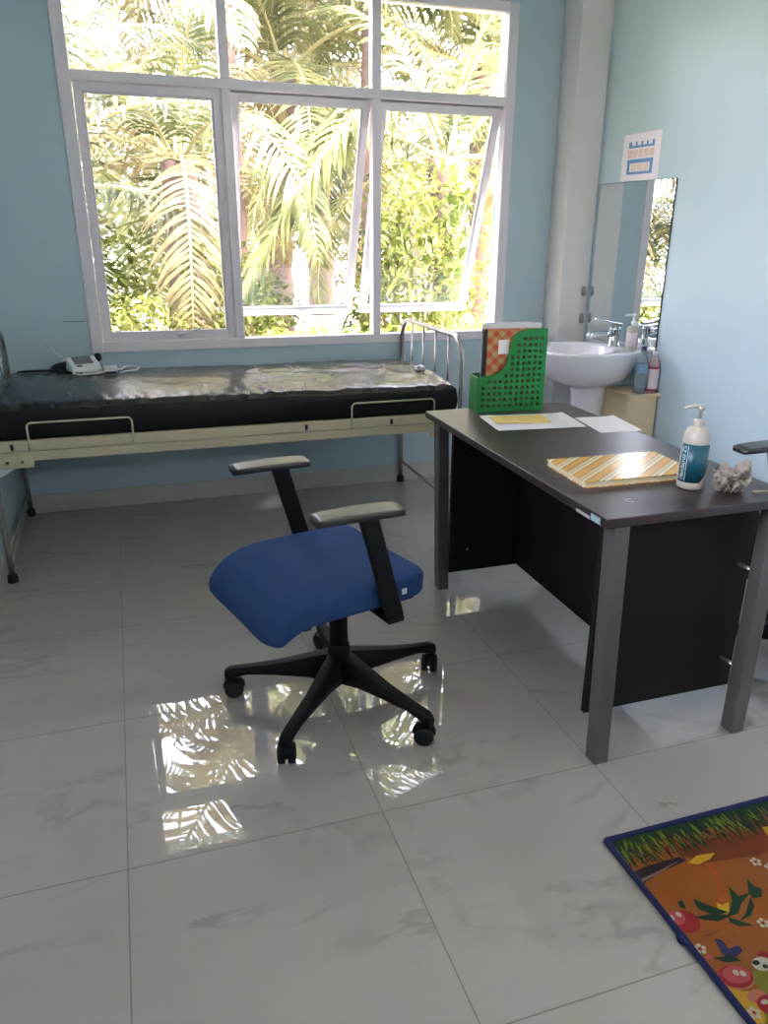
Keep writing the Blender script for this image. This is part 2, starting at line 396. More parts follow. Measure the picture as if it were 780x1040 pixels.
for i, (a, b) in enumerate(((1, 2), (3, 4), (5, 6))):
    w = fx[b]-fx[a]-.006; h = fz[2]-fz[1]-.006
    e = bpy.data.objects.new('sash', None); COL.objects.link(e); e.parent = wn; e.empty_display_size = .05
    e.location = (fx[a]+.003, .034, fz[2]-.003)
    e.rotation_euler = (0 if i == 0 else math.radians(20.5), 0, 0)
    s = .036
    q = MB()
    q.box(0, s, -.02, .018, -h, 0).box(w-s, w, -.02, .018, -h, 0).box(s, w-s, -.02, .018, -s, 0).box(s, w-s, -.02, .018, -h, -h+s)
    # glazing bead
    q.box(s, s+.008, -.012, .01, -h+s, -s).box(w-s-.008, w-s, -.012, .01, -h+s, -s).box(s+.008, w-s-.008, -.012, .01, -s-.008, -s).box(s+.008, w-s-.008, -.012, .01, -h+s, -h+s+.008)
    q.build('sash_frame', M['pvc'], e, bevel=.003)
    MB().box(s, w-s, -.003, .002, -h+s, -s).build('glass_pane', M['glass'], e)
    hd = MB(); cx = w/2+.06
    hd.box(cx-.03, cx+.012, -.03, -.02, -h+.008, -h+.03)
    hd.tube([(cx-.02, -.034, -h+.02), (cx+.03, -.045, -h+.036), (cx+.09, -.052, -h+.058)], [.008, .007, .005], 8)
    hd.build('handle', M['white_plastic'], e)

# wall scuff / nail on pillar / wall hooks
o = MB().box(-.15, -.05, YB-.0015, YB, .966, .970).build('trim_2', plain('wall_scuff', (112, 134, 140), .6)); o['kind'] = 'structure'
for z, lab in ((1.085, 'upper grey plastic hook on the white pillar left of the mirror'), (.935, 'lower grey plastic hook on the white pillar close to the tap')):
    t = thing('wall_hook', lab, 'hook', (2.628, 1.89, z), 0, 'hooks on the white pillar')
    MB().lathe([(.001, -.028), (.013, -.026), (.016, 0), (.013, .026), (.001, .028)], 12, ey=.3).build('back_plate', M['grey_hook'], t).location = (0, -.0048, 0)
    MB().tube([(0, -.008, -.012), (0, -.022, -.02), (0, -.028, -.012), (0, -.028, -.002)], .004, 8).build('hook', M['grey_hook'], t)

# ------------------------------------------------------------------ bed
BX0, BX1, BY0, BY1 = -.432, 1.592, 1.188, 2.045
bed = thing('hospital_bed', 'cream steel hospital bed with tubular ends under the window', 'bed', ((BX0+BX1)/2, (BY0+BY1)/2, 0))
ox, oy = bed.location.x, bed.location.y
def bl(x, y, z): return (x-ox, y-oy, z)
def tube_end(x, name):
    r = .0125; R = .11; zt = .945
    pts = [bl(x, BY0, .012), bl(x, BY0, .4), bl(x, BY0, zt-R)]
    for i in range(1, 9):
        a = PI-(PI/2)*i/8; pts.append(bl(x, BY0+R+R*math.cos(a), zt-R+R*math.sin(a)))
    for i in range(0, 9):
        a = PI/2-(PI/2)*i/8; pts.append(bl(x, BY1-R+R*math.cos(a), zt-R+R*math.sin(a)))
    pts += [bl(x, BY1, .4), bl(x, BY1, .012)]
    hb = MB().tube(pts, r, 12).build(name, M['chrome'], bed)
    for k in range(4):
        y = BY0+(BY1-BY0)*(k+1)/5
        MB().cyl(bl(x, y, .575), bl(x, y, zt-.002), .006, 10).build('bar', M['chrome'], hb)
    MB().cyl(bl(x, BY0+.01, .575), bl(x, BY1-.01, .575), .009, 10).build('cross_tube', M['chrome'], hb)
    MB().cyl(bl(x, BY0+.01, .13), bl(x, BY1-.01, .13), .008, 10).build('stretcher', M['chrome'], hb)
    for y in (BY0, BY1):
        MB().lathe([(.021, 0), (.022, .006), (.02, .03), (.016, .036), (.0128, .037)], 16, bl(x, y, 0)[:2]).build('rubber_foot', M['rubber'], hb)
tube_end(BX0, 'footboard'); tube_end(BX1, 'headboard')
for y0, y1, nm in ((BY0+.004, BY0+.032, 'side_rail'), (BY1-.032, BY1-.004, 'side_rail')):
    q = MB(); s_ = -1 if y0 < 1.5 else 1
    ya, yb = y0-oy, y1-oy
    xa, xb = BX0+.014-ox, BX1-.014-ox
    q.box(xa, xb, ya, yb, .558, .602)
    q.box(xa, xb, ya+(.006 if s_ < 0 else 0), yb-(0 if s_ < 0 else .006), .514, .556)
    q.build(nm, M['cream'], bed, bevel=.004)
MB().box(BX0+.02-ox, BX1-.02-ox, BY0+.034-oy, BY1-.034-oy, .585, .597).build('mattress_deck', M['cream'], bed)
for xa, xb in ((BX0+.016, BX0+.155), (BX1-.155, BX1-.016)):
    MB().box(xa-ox, xb-ox, BY0-.004-oy, BY0+.003-oy, .492, .545).build('corner_plate', M['cream'], bed, bevel=.002)
    for k in (.3, .7):
        c = xa+(xb-xa)*k
        MB().lathe([(.006, 0), (.006, .004), (.003, .006)], 10).build('bolt', M['leg_grey'], bed).matrix_local = Matrix.Translation(bl(c, BY0-.004, .518)) @ Matrix.Rotation(PI/2, 4, 'X')
xa = BX0+.014
g_ = MB().hexa([bl(xa, BY0+.012, .45), bl(xa+.07, BY0+.012, .488), bl(xa+.07, BY0+.03, .488), bl(xa, BY0+.03, .45)], [bl(xa, BY0+.012, .513), bl(xa+.115, BY0+.012, .513), bl(xa+.115, BY0+.03, .513), bl(xa, BY0+.03, .513)])
g_.build('gusset', M['white_plastic'], bed, bevel=.002)['label'] = 'white corner gusset'
for x0, x1 in ((-.284, .116), (1.06, 1.458)):
    y = BY0-.002; zt = .674; r = .018
    pts = [bl(x0, y, .56), bl(x0, y, zt-r)]+[bl(x0+r-r*math.cos(a), y, zt-r+r*math.sin(a)) for a in (.5, 1.05, PI/2)]
    pts += [bl(x1-r+r*math.sin(a), y, zt-r+r*math.cos(a)) for a in (0, .5, 1.05)]+[bl(x1, y, zt-r), bl(x1, y, .56)]
    MB().tube(pts, .0042, 8).build('mattress_guard', M['cream'], bed)
for xk in (-.35, .85, 1.25):
    MB().box(xk-.006-ox, xk+.006-ox, BY0+.0005-oy, BY0+.0045-oy, .566, .59).build('slot', M['rubber'], bed)

# mattress (rests on the bed)
mx0, mx1, my0, my1, mz0 = -.412, 1.572, 1.2, 2.045, .604
def mtop(x, y):
    u = (x-mx0)/(mx1-mx0); v = (y-my0)/(my1-my0)
    z = .742-.018*u+.028*math.sin(PI*min(1, v*1.05))**.7
    # vinyl cover: puckers along the front edge, long soft folds to the right
    p = math.exp(-((v-.06)/.10)**2)
    z += p*.008*noise.noise(Vector((x*26+3*v, y*4, 0)))
    w = max(0, min(1, (u-.22)*2.5))
    z += w*.010*noise.noise(Vector((x*6+y*8, y*5-x*2, 4)))*(.4+.6*math.sin(PI*v))
    z += w*.007*abs(noise.noise(Vector((x*13-y*17, y*6, 9))))
    # one deep crease to the right
    d = (v-.52-.10*math.sin(u*5)); z -= .012*math.exp(-(d/.022)**2)*max(0, min(1, (u-.55)*5))*max(0, min(1, (.96-u)*9))
    return z
def mattress():
    nu, nv = 150, 60
    b = MB(); cx, cy = (mx0+mx1)/2, (my0+my1)/2
    idx = {}
    for i in range(nu+1):
        for j in range(nv+1):
            x = mx0+(mx1-mx0)*i/nu; y = my0+(my1-my0)*j/nv
            ed = min(i, nu-i)/3; ed2 = min(j, nv-j)/3; e = min(1, min(ed, ed2))
            z = mtop(x, y)-.016*(1-math.sqrt(max(0, 1-(1-e)**2)))
            idx[i, j] = len(b.v); b.v.append(Vector((x-cx, y-cy, z-mz0)))
    for i in range(nu):
        for j in range(nv): b.face([idx[i,j], idx[i+1,j], idx[i+1,j+1], idx[i,j+1]], True)
    rim = [(i, 0) for i in range(nu)]+[(nu, j) for j in range(nv)]+[(i, nv) for i in range(nu, 0, -1)]+[(0, j) for j in range(nv, 0, -1)]
    prev = [idx[k] for k in rim]; b.mi = 1
    for lv, (ins, fz_) in enumerate(((-.004, .75), (-.006, .45), (-.003, .12), (.006, 0.0))):
        cur = []
        for k in rim:
            p = b.v[idx[k]]; sx = -1 if k[0] == 0 else (1 if k[0] == nu else 0); sy = -1 if k[1] == 0 else (1 if k[1] == nv else 0)
            if k[1] == nv: sy = 0
            wob = .003*noise.noise(Vector((p.x*18, p.y*18, lv*2)))
            cur.append(len(b.v)); b.v.append(Vector((p.x-sx*(ins+wob), p.y-sy*(ins+wob), p.z*fz_)))
        n = len(rim)
        for k in range(n): b.face([prev[k], prev[(k+1)%n], cur[(k+1)%n], cur[k]], True)
        prev = cur
    b.face(prev[::-1])
    o = b.build('mattress', [M['vinyl'], M['vinyl_side']], loc=(cx, cy, mz0))
    tag(o, 'black vinyl mattress with wrinkled shiny cover on the hospital bed', 'mattress')
mattress()

# clutter on the mattress
def zt(x, y): return mtop(x, y)
t = thing('blood_pressure_monitor', 'white monitor with a grey screen lying on the mattress near the window', 'monitor', (-.07, 1.80, zt(-.07, 1.8)+.010), .32)
q = MB().hexa([(-.07,-.055,0),(.07,-.055,0),(.07,.055,0),(-.07,.055,0)], [(-.066,-.05,.022),(.066,-.05,.022),(.066,.05,.062),(-.066,.05,.062)])
q.build('housing', M['white_plastic'], t, bevel=.008, seg=3)
MB().hexa([(-.045,-.02,.036),(.04,-.02,.036),(.04,.04,.060),(-.045,.04,.060)], [(-.045,-.02,.0375),(.04,-.02,.0375),(.04,.04,.0615),(-.045,.04,.0615)]).build('screen', M['screen_grey'], t)
MB().lathe([(.012, 0), (.012, .003), (.009, .005)], 14).build('button', M['screen_grey'], t, loc=(-.03, -.036, .0285))
c = MB().tube([(-.06,-.05,.012),(-.075,-.08,.004),(-.05,-.115,.003),(.02,-.12,.003),(.06,-.10,.004),(.03,-.075,.004),(-.03,-.07,.004)], .0042, 8)
c.build('hose', M['white_plastic'], t)
t = thing('power_adapter', 'small white power adapter with looped cable beside the white monitor', 'adapter', (.045, 1.715, zt(.045, 1.715)+.004), .1)
MB().box(-.03, .03, -.022, .022, .004, .034).build('housing', M['white_plastic'], t, bevel=.005)
MB().box(-.026, .026, -.026, -.0215, 0.002, .012).build('plug_base', M['rubber'], t)
MB().tube([(.03,0,.016),(.055,.03,.012),(.07,.09,.012),(.11,.12,.010),(.14,.08,.006),(.12,.03,.004),(.07,.01,.004),(.04,-.02,.004)], .004, 8).build('cable', M['white_plastic'], t)
t = thing('folded_cuff', 'black folded fabric cuff behind the white monitor on the mattress', 'cuff', (-.11, 1.93, zt(-.11, 1.93)+.004), .1)
rr = []
for i in range(13):
    u = i/12; a = -.12+.24*u
    hgt = .018+.035*math.sin(PI*u)**.8+.008*noise.noise(Vector((u*5, 0, 0)))
    rr.append([(a, y*(.4+.6*math.sin(PI*max(.08, min(.92, u)))), z) for y, z in ((-.07, 0), (.07, 0), (.065, hgt*.7), (.02, hgt), (-.03, hgt*.95), (-.068, hgt*.55))])
MB().rings(rr).build('cuff_fabric', M['cloth_black'], t, subsurf=1)
MB().lathe([(.004,0),(.014,.006),(.018,.022),(.014,.036),(.004,.04)], 14).build('bulb', M['rubber'], t, loc=(.10, -.03, .04))
MB().tube([(-.04,-.02,.05),(-.09,.0,.09),(-.13,.03,.135)], .0035, 8).build('tube', M['white_plastic'], t)
t = MB().rings([[(x, y*w, z*h) for y, z in ((-.02,0),(.02,0),(.018,.012),(-.016,.014))] for x, w, h in ((-.11,.5,.6),(-.08,1,1),(0,1.1,1),(.08,1,.9),(.11,.6,.5))]).build('folded_strap', M['cloth_black'], loc=(-.265, 1.87, zt(-.265, 1.87)+.003), subsurf=1)
tag(t, 'flat black strap lying on the mattress left of the white monitor', 'strap')
def crumple(name, mat, loc, rx, ry, rz_, seed, n=3, amp=.45, sharp=9):
    bm = bmesh.new(); bmesh.ops.create_icosphere(bm, subdivisions=n, radius=1)
    zmin = 9
    for v in bm.verts:
        p = v.co.copy(); r = 1+amp*(noise.noise(p*1.7+Vector((seed, 0, 0)))+.7*abs(noise.noise(p*sharp*.4+Vector((0, seed, 0))))-.3)
        v.co = Vector((p.x*r*rx, p.y*r*ry, max(-.55, p.z*r)*rz_)); zmin = min(zmin, v.co.z)
    for v in bm.verts: v.co.z -= zmin
    me = bpy.data.meshes.new(name); bm.to_mesh(me); bm.free(); me.materials.append(mat)
    o = bpy.data.objects.new(name, me); COL.objects.link(o); o.location = loc; return o
tag(crumple('crumpled_tissue', M['paper'], (1.50, 1.50, zt(1.5, 1.5)+.001), .032, .024, .016, 3), 'small crumpled white tissue on the mattress by the headboard', 'tissue')

# ------------------------------------------------------------------ desk
DX0, DX1, DY0, DY1, DZ = 1.204, 1.814, -.640, .634, .75
desk = thing('office_desk', 'dark brown office desk with grey metal legs', 'desk', ((DX0+DX1)/2, (DY0+DY1)/2, 0))
ox2, oy2 = desk.location.x, desk.location.y
def dl(x, y, z): return (x-ox2, y-oy2, z)
def dbox(mb, x0, x1, y0, y1, z0, z1): return mb.box(x0-ox2, x1-ox2, y0-oy2, y1-oy2, z0, z1)
dbox(MB(), DX0, DX1, DY0, DY1, DZ-.026, DZ).build('desktop', M['desk_top'], desk, bevel=.003)
for x in (DX0+.038, DX1-.038-.046):
    for y in (DY0+.004, DY1-.004-.05-.012):
        q = MB(); h = DZ-.0265
        sl = .014 if x < 1.4 else -.0
        a = [(x+sl, y), (x+.046+sl, y), (x+.046+sl, y+.05), (x+sl, y+.05)]
        q.hexa([dl(px, py, 0) for px, py in a], [dl(px-sl*1.6, py, h) for px, py in a])
        q.build('leg', M['leg_grey'], desk, bevel=.004)
px0 = 1.274
for y in (DY0+.108, DY1-.108-.018):
    dbox(MB(), px0, DX1-.03, y, y+.018, .104, DZ-.0265).build('end_panel', M['wood_dark'], desk, bevel=.001)
dbox(MB(), 1.577, 1.595, DY0+.127, DY1-.127, .104, DZ-.0265).build('modesty_panel', M['wood_dark'], desk, bevel=.001)
for x in (1.283, DX1-.075):
    for z in (.21, .52):
        MB().cyl(dl(x, DY0+.05, z), dl(x, DY0+.109, z), .006, 10).build('bolt', M['chrome'], desk)
for y in (.30, .44):
    for z in (.2, .6):
        MB().cyl(dl(1.35, DY1-.128, z), dl(1.35, DY1-.124-.005, z), .005, 8).build('screw', M['chrome'], desk) if y < .4 else None
dbox(MB(), DX0-.0012, DX0+.0004, -.613, -.570, .727, .744).build('sticker', M['sticker_teal'], desk)['label'] = 'pale teal inventory sticker'
dbox(MB(), DX0-.0012, DX0+.0004, -.565, -.50, .7255, .7335).build('sticker', M['sticker_grey'], desk)['label'] = 'narrow grey sticker'
arcp = [(.012*math.cos(a), .012*math.sin(a), 0) for a in [i*.35+.6 for i in range(13)]]
MB().tube([dl(1.345+p[0], -.53+p[1], DZ+.0004) for p in arcp], .0012, 6).build('scuff_mark', M['sticker_grey'], desk)['label'] = 'pale ring scuff'

# things on the desk
def paper(name, w, h, loc, rz, label, seed, t=.003, mat='paper', sheets=1):
    q = MB(); nu = 8
    for s in range(sheets):
        o_ = random.Random(seed+s); dx, dy, a = o_.uniform(-.006, .006), o_.uniform(-.006, .006), o_.uniform(-.03, .03)
        ca, sa = math.cos(a), math.sin(a)
        z = t*s/sheets
        top = []; bot = []
        rr = []
        for i in range(nu+1):
            x = -w/2+w*i/nu
            ring = []
            for y, zz in ((-h/2, z), (h/2, z), (h/2, z+t/sheets*.9), (-h/2, z+t/sheets*.9)):
                curl = .004*(max(0, (i/nu-.8)/.2)**2) if s == sheets-1 else 0
                ring.append((x*ca-y*sa+dx, x*sa+y*ca+dy, zz+curl))
            rr.append(ring)
        q.rings(rr, smooth=False)
    o = q.build(name, M[mat], loc=loc); o.rotation_euler[2] = rz
    return tag(o, label, 'paper')
paper('paper_stack', .33, .215, (1.515, .345, DZ+.0005), -.12, 'stack of white paper sheets in front of the green file holder', 5, .004, 'paper', 4)
paper('paper_sheet', .155, .235, (1.765, .235, DZ+.0005), -.12, 'single white sheet at the far side of the desk next to the paper stack', 9, .0016)
o = paper('manila_envelope', .20, .10, (1.475, .365, DZ+.0056), -.18, 'yellow manila envelope lying on the white paper stack', 2, .006, 'yellow_paper', 2)
o['category'] = 'envelope'

# ledger with striped cover
nb = thing('striped_ledger', 'thick ledger with diagonal orange and cream striped glossy cover', 'book', (1.284, -.405, DZ+.0005), math.radians(-2))
wl, hl = .37, .232
MB().box(.003, wl-.003, .003, hl-.003, .002, .0155).build('pages', plain('page_edges', (206, 196, 164), .8, vary=.2, vscale=200, stretch=(1,1,12)), nb)
MB().box(0, wl, 0, hl, .0155, .0185).build('cover', M['stripes'], nb, bevel=.001)
MB().box(0, wl, 0, hl, 0, .0018).build('back_cover', M['stripes'], nb)

# green magazine file
fileh = thing('file_holder', 'green perforated plastic file holder standing on the desk', 'file holder', (1.380, .545, DZ), math.radians(-4))
FW, FD = .275, .085
def prof(x):
    K = ((0,.132),(.15,.136),(.27,.144),(.34,.154),(.39,.169),(.425,.188),(.445,.216),(.465,.245),(.49,.270),(.53,.289),(.59,.301),(.68,.308),(1,.309))
    x = max(0, min(1, x/FW))
    for (a, p), (b, q) in zip(K, K[1:]):
        if x <= b: return p+(q-p)*(x-a)/(b-a)
    return .309
def perforated(mb, P, W, H, prof, cell, hole, rimw=.012):
    """P(u,z)->3D; grid of square holes below a profile"""
    nx = round((W-2*rimw)/cell); cw = (W-2*rimw)/nx
    xs = [0, rimw]+[rimw+cw*(i+1) for i in range(nx)]+[W]
    def quad(a, b, c, d): mb.add([P(*a), P(*b), P(*c), P(*d)], [(0,1,2,3)])
    for i in range(len(xs)-1):
        x0, x1 = xs[i], xs[i+1]; p0, p1 = prof(x0), prof(x1)
        if i == 0 or i == len(xs)-2:
            quad((x0,0),(x1,0),(x1,p1),(x0,p0)); continue
        quad((x0,0),(x1,0),(x1,rimw),(x0,rimw)); z = rimw
        while z+cw+.008 < min(p0, p1):
            g = (cw-hole)/2
            a, b, c, d = x0+g, x1-g, z+g, z+cw-g
            quad((x0,z),(x1,z),(b,c),(a,c)); quad((x1,z),(x1,z+cw),(b,d),(b,c)); quad((x1,z+cw),(x0,z+cw),(a,d),(b,d)); quad((x0,z+cw),(x0,z),(a,c),(a,d))
            z += cw
        for k in range(4):
            xa, xb = x0+(x1-x0)*k/4, x0+(x1-x0)*(k+1)/4
            if max(prof(xa), prof(xb)) > z+.001: quad((xa,z),(xb,z),(xb,max(z,prof(xb))),(xa,max(z,prof(xa))))
q = MB(); perforated(q, lambda u, z: (u, 0, z+.002), FW, .33, prof, .0225, .0115); q.build('side_panel', M['green_plastic'], fileh, solidify=.0028)
q = MB(); perforated(q, lambda u, z: (u, FD, z+.002), FW, .33, prof, .0225, .0115); q.build('side_panel', M['green_plastic'], fileh, solidify=.0028)
q = MB(); perforated(q, lambda u, z: (FW, u, z+.002), FD, .33, lambda x: .309, .0225, .0115); q.build('back_panel', M['green_plastic'], fileh, solidify=.0028)
MB().box(-.0014, .0014, 0, FD, .001, .132).box(-.004, .003, -.002, FD+.002, .130, .136).build('front_panel', M['green_plastic'], fileh)
MB().box(0, FW, 0, FD, .0006, .003).build('bottom_panel', M['green_plastic'], fileh)
q = MB()
for yy in (0, FD):
    q.tube([(x, yy, prof(x)+.002) for x in [FW*i/40 for i in range(41)]], .003, 6)
q.build('rim', M['green_plastic'], fileh)
# contents
ca, sa = math.cos(math.radians(-4)), math.sin(math.radians(-4))
def fl(x, y, z): return (1.380+x*ca-y*sa, .545+x*sa+y*ca, DZ+z)
bk = thing('plaid_book', 'orange and tan plaid hardback with black spine standing in the green file holder', 'book', fl(.022, .016, .004), math.radians(-4))
BW, BH = .235, .308
bk_c = MB().box(.016, BW, 0, .003, 0, BH).box(.016, BW, .016, .019, 0, BH).build('cover', M['plaid'], bk)
MB().box(0, .016, -.0003, .0193, 0, BH).build('spine', M['spine'], bk, bevel=.002)
MB().box(.016, BW-.004, .0032, .0158, .004, BH-.004).build('pages', M['paper'], bk)
MB().box(.062, .104, -.0008, -.0002, .215, .268).build('title_label', M['paper'], bk)
for k in range(3):
    w = .238
    o = MB().box(0, w, 0, .006, 0, (.322, .318, .326)[k]).build('paper_folder', M['grey_paper'], loc=fl(.028+.003*k, .040+.012*k, .004), bevel=.001)
    o.rotation_euler[2] = math.radians(-4)
    tag(o, 'grey paper folder standing upright behind the plaid book', 'folder', 'grey paper folders in the green file holder')

# text helper (converted to mesh)
def text_pts(body, size):
    cu = bpy.data.curves.new('txt', 'FONT'); cu.body = body; cu.size = size; cu.align_x = 'LEFT'; cu.resolution_u = 3
    ob = bpy.data.objects.new('txt', cu); COL.objects.link(ob)
    dg = bpy.context.evaluated_depsgraph_get(); me = bpy.data.meshes.new_from_object(ob.evaluated_get(dg))
    vs = [v.co.copy() for v in me.vertices]; fs = [list(p.vertices) for p in me.polygons]
    bpy.data.objects.remove(ob); bpy.data.curves.remove(cu); bpy.data.meshes.remove(me)
    return vs, fs

# white pump bottle with teal label
bt = thing('pump_bottle', 'white pump bottle with teal label on the desk corner', 'bottle', (1.573, -.478, DZ+.0003))
R0 = .037
MB().lathe([(.030,0),(.036,.003),(R0,.010),(R0,.135),(.0355,.150),(.029,.164),(.019,.172),(.0135,.175)], 32).build('bottle_body', M['bottle_white'], bt)
MB().lathe([(.0155,.172),(.016,.174),(.016,.188),(.014,.192),(.006,.194)], 20).build('collar', M['bottle_white'], bt)
q = MB().lathe([(.0045,.19),(.0045,.216),(.010,.218),(.0105,.226),(.008,.230)], 14)
q.tube([(0,0,.225),(-.018,.006,.227),(-.040,.012,.224),(-.045,.0135,.219)], [.007,.006,.0045,.004], 10)
q.build('pump_head', M['bottle_white'], bt)
def cylmap(ang, z, r): return (r*math.cos(ang), r*math.sin(ang), z)
aim = math.atan2(-2.188+.478, .13-1.573)        # faces roughly the room
a0, a1 = aim-1.10, aim+1.3
lz0, lz1 = .022, .128
q = MB(); n = 28
for r_ in (R0+.0006,):
    cols = []
    for i in range(n+1):
        a = a0+(a1-a0)*i/n
        cut = max(0, (i/n-.72)/.28)*.030
        cols.append([cylmap(a, lz0+cut, r_), cylmap(a, lz1, r_)])
    q.rings(cols, closed=False, cap=False)
lab_o = q.build('label', M['teal_label'], bt, solidify=.0004)
lab_o['label'] = 'teal label with white print'
vs, fs = text_pts('Handscrub 2%', .017)
wmax = max(v.x for v in vs); scl = (lz1-lz0-.012)/wmax
q = MB()
q.add([cylmap(a0+.50-v.y*1.15/R0, lz0+.006+v.x*scl, R0+.0012) for v in vs], fs)
a_ = a0+.62
q.add([cylmap(a_, lz0+.004, R0+.0012), cylmap(a_+.035, lz0+.004, R0+.0012), cylmap(a_+.035, lz1-.004, R0+.0012), cylmap(a_, lz1-.004, R0+.0012)], [(0,1,2,3)])
q.build('label_print', M['label_text'], lab_o)

tb = thing('plastic_wrapper', 'crumpled clear plastic wrapper beside the white pump bottle', 'wrapper', (1.655, -.54, DZ+.0005)); tb.scale = (1.35, 1.35, 1.12)
def film():
    rnd = random.Random(23); q = MB()
    for k in range(11):
        a = 2*PI*k/11+rnd.uniform(-.25, .25); R_ = rnd.uniform(.030, .052); H = rnd.uniform(.022, .066) if k % 3 else rnd.uniform(.055, .075)
        d = V(math.cos(a), math.sin(a)*.75, 0); n = V(-math.sin(a), math.cos(a)*.75, 0); rows = []
        for i in range(7):
            v = i/6; row = []
            for j in range(9):
                u = -1+2*j/8
                w = .010+.022*math.sin(PI*min(1, .2+.8*v))
                zz = .002+H*(v**.8)*(.75+.25*math.cos(u*1.4))+.012*noise.noise(V(u*3.1, v*3, k*2.7))
                out = R_*(.15+.85*v)*(1-.25*abs(u))+.010*noise.noise(V(u*2.7+9, v*4, k*1.9))
                p = d*out+n*w*u*1.2+n*.006*noise.noise(V(u*6, v*6, k))
                row.append((p.x, p.y, max(.0012, zz)))
            rows.append(row)
        q.rings(rows, smooth=False, closed=False, cap=False)
    q.build('crumpled_film', M['film'], tb, solidify=.0003, fix=False)
film()
o = MB().tube([(0,0,0),(.02,-.012,.002),(.045,-.022,.001)], [.004,.0035,.002], 8).build('wooden_stick', plain('pale_stick', (128, 124, 90), .6), loc=(1.705, -.572, DZ+.0045))
tag(o, 'short pale stick poking out of the plastic wrapper', 'stick')

# ------------------------------------------------------------------ office chairs
def section(hw, hh, n=28, p=4.0):
    out = []
    for k in range(n):
        a = 2*PI*k/n; c, s = math.cos(a), math.sin(a)
        out.append((hw*math.copysign(abs(c)**(2/p), c), hh*math.copysign(abs(s)**(2/p), s)))
    return out
def office_chair(label, loc, rz, fabric, base_rot, toe):
    ch = thing('office_chair', label, 'chair', loc, rz)
    bp = M['black_plastic']
    # star base
    q = MB()
    q.lathe([(.030,.072),(.034,.078),(.036,.11),(.037,.175),(.034,.20),(.031,.21)], 20)
    for k in range(5):
        a = base_rot+2*PI*k/5; d = V(math.cos(a), math.sin(a), 0); n = V(-d.y, d.x, 0)
        rr = []
        for t_, zt_, zb_, w in ((.02,.180,.078,.036),(.10,.158,.090,.031),(.20,.130,.090,.026),(.29,.112,.086,.022),(.330,.106,.076,.021),(.352,.102,.060,.020),(.368,.094,.060,.014)):
            c = d*t_
            rr.append([c+n*w*.72+V(0,0,zb_), c+n*w+V(0,0,(zb_+zt_)/2), c+n*w*.62+V(0,0,zt_), c-n*w*.62+V(0,0,zt_), c-n*w+V(0,0,(zb_+zt_)/2), c-n*w*.72+V(0,0,zb_)])
        q.rings(rr)
    q.build('star_base', bp, ch, bevel=.002)
    rnd = random.Random(5)
    for k in range(5):
        a = base_rot+2*PI*k/5; d = V(math.cos(a), math.sin(a), 0)*.350
        yaw = a+rnd.uniform(-1.0, 1.0)
        e = bpy.data.objects.new('caster', None); COL.objects.link(e); e.parent = ch; e.location = d; e.rotation_euler = (0,0,yaw); e.empty_display_size = .03
        R = .030
        for s in (-1, 1):
            pr = [(R*.55, 0), (R*.9, .001), (R, .004), (R, .017), (R*.92, .0215), (R*.4, .024), (.004, .0245)]
            w = MB().lathe(pr, 20).build('wheel', M['rubber'], e)
            w.matrix_local = Matrix.Translation((-.008, s*.0035, R)) @ Matrix.Rotation(-s*PI/2, 4, 'X')
        h = MB()
        hood = [(-.008+(R+.005)*math.cos(b), (R)+(R+.005)*math.sin(b)) for b in [(.15+i*.28)*1.0 for i in range(11)]]
        rr = [[(x, -.012, z), (x, .012, z), (x*.9-.0008, .012, z-.004), (x*.9-.0008, -.012, z-.004)] for x, z in hood]
        h.rings(rr); h.cyl((0,0,.05), (0,0,.085), .009, 12)
        h.cyl((-.008,-.02,R), (-.008,.02,R), .005, 10)
        h.build('caster_hood', bp, e)
    MB().lathe([(.029,.2),(.028,.345),(.024,.35)], 20).lathe([(.014,.34),(.014,.40)], 16).build('gas_column', bp, ch)
    # tilt mechanism under the seat
    q = MB().hexa([(-.09,-.07,.375),(.12,-.07,.375),(.12,.07,.375),(-.09,.07,.375)], [(-.13,-.11,.405),(.16,-.11,.405),(.16,.11,.405),(-.13,.11,.405)])
    q.build('tilt_mechanism', bp, ch, bevel=.004)
    MB().cyl((.115,.0,.385), (.12,.0,.292), .022, 18, .027).build('tension_knob', bp, ch, bevel=.003)
    q = MB().tube([(-.01,-.06,.372),(0,-.15,.362),(.005,-.215,.352)], .0055, 8); q.hexa([(-.012,-.27,.344),(.022,-.27,.344),(.018,-.2,.35),(-.008,-.2,.35)], [(-.012,-.27,.352),(.022,-.27,.352),(.018,-.2,.36),(-.008,-.2,.36)])
    q.build('height_lever', bp, ch, bevel=.003)
    # seat: waterfall front
    q = MB(); rr = []
    path = [(-.168,0.4640,.5,.80),(-.162,0.4670,.78,.93),(-.145,0.4655,.94,.985),(-.10,0.4650,1,1),(-.02,0.4620,1,1),(.07,0.4620,1,1),(.15,0.4630,1,.995),(.21,0.4600,1,.975),(.255,0.4430,.98,.95),(.288,0.4180,.92,.93),(.308,0.3920,.78,.905),(.316,0.3740,.45,.86)]
    hw0, hh0 = .240, .049
    for i, (x, z, th, wd) in enumerate(path):
        a = path[max(0, i-1)]; b = path[min(len(path)-1, i+1)]
        tx, tz = b[0]-a[0], b[1]-a[1]; l = math.hypot(tx, tz); nx, nz = -tz/l, tx/l
        ring = []
        for (y, h) in section(hw0*wd, hh0*th, 32, 6):
            dish = -.010*math.cos(y/hw0*PI/2)**2 if h > 0 else 0
            ring.append((x+nx*(h+dish), y, z+nz*(h+dish)))
        rr.append(ring)
    q.rings(rr); seat = q.build('seat', fabric, ch, subsurf=1)
    MB().box(-.14, .22, -.2, .2, .407, .425).build('seat_pan', bp, ch)
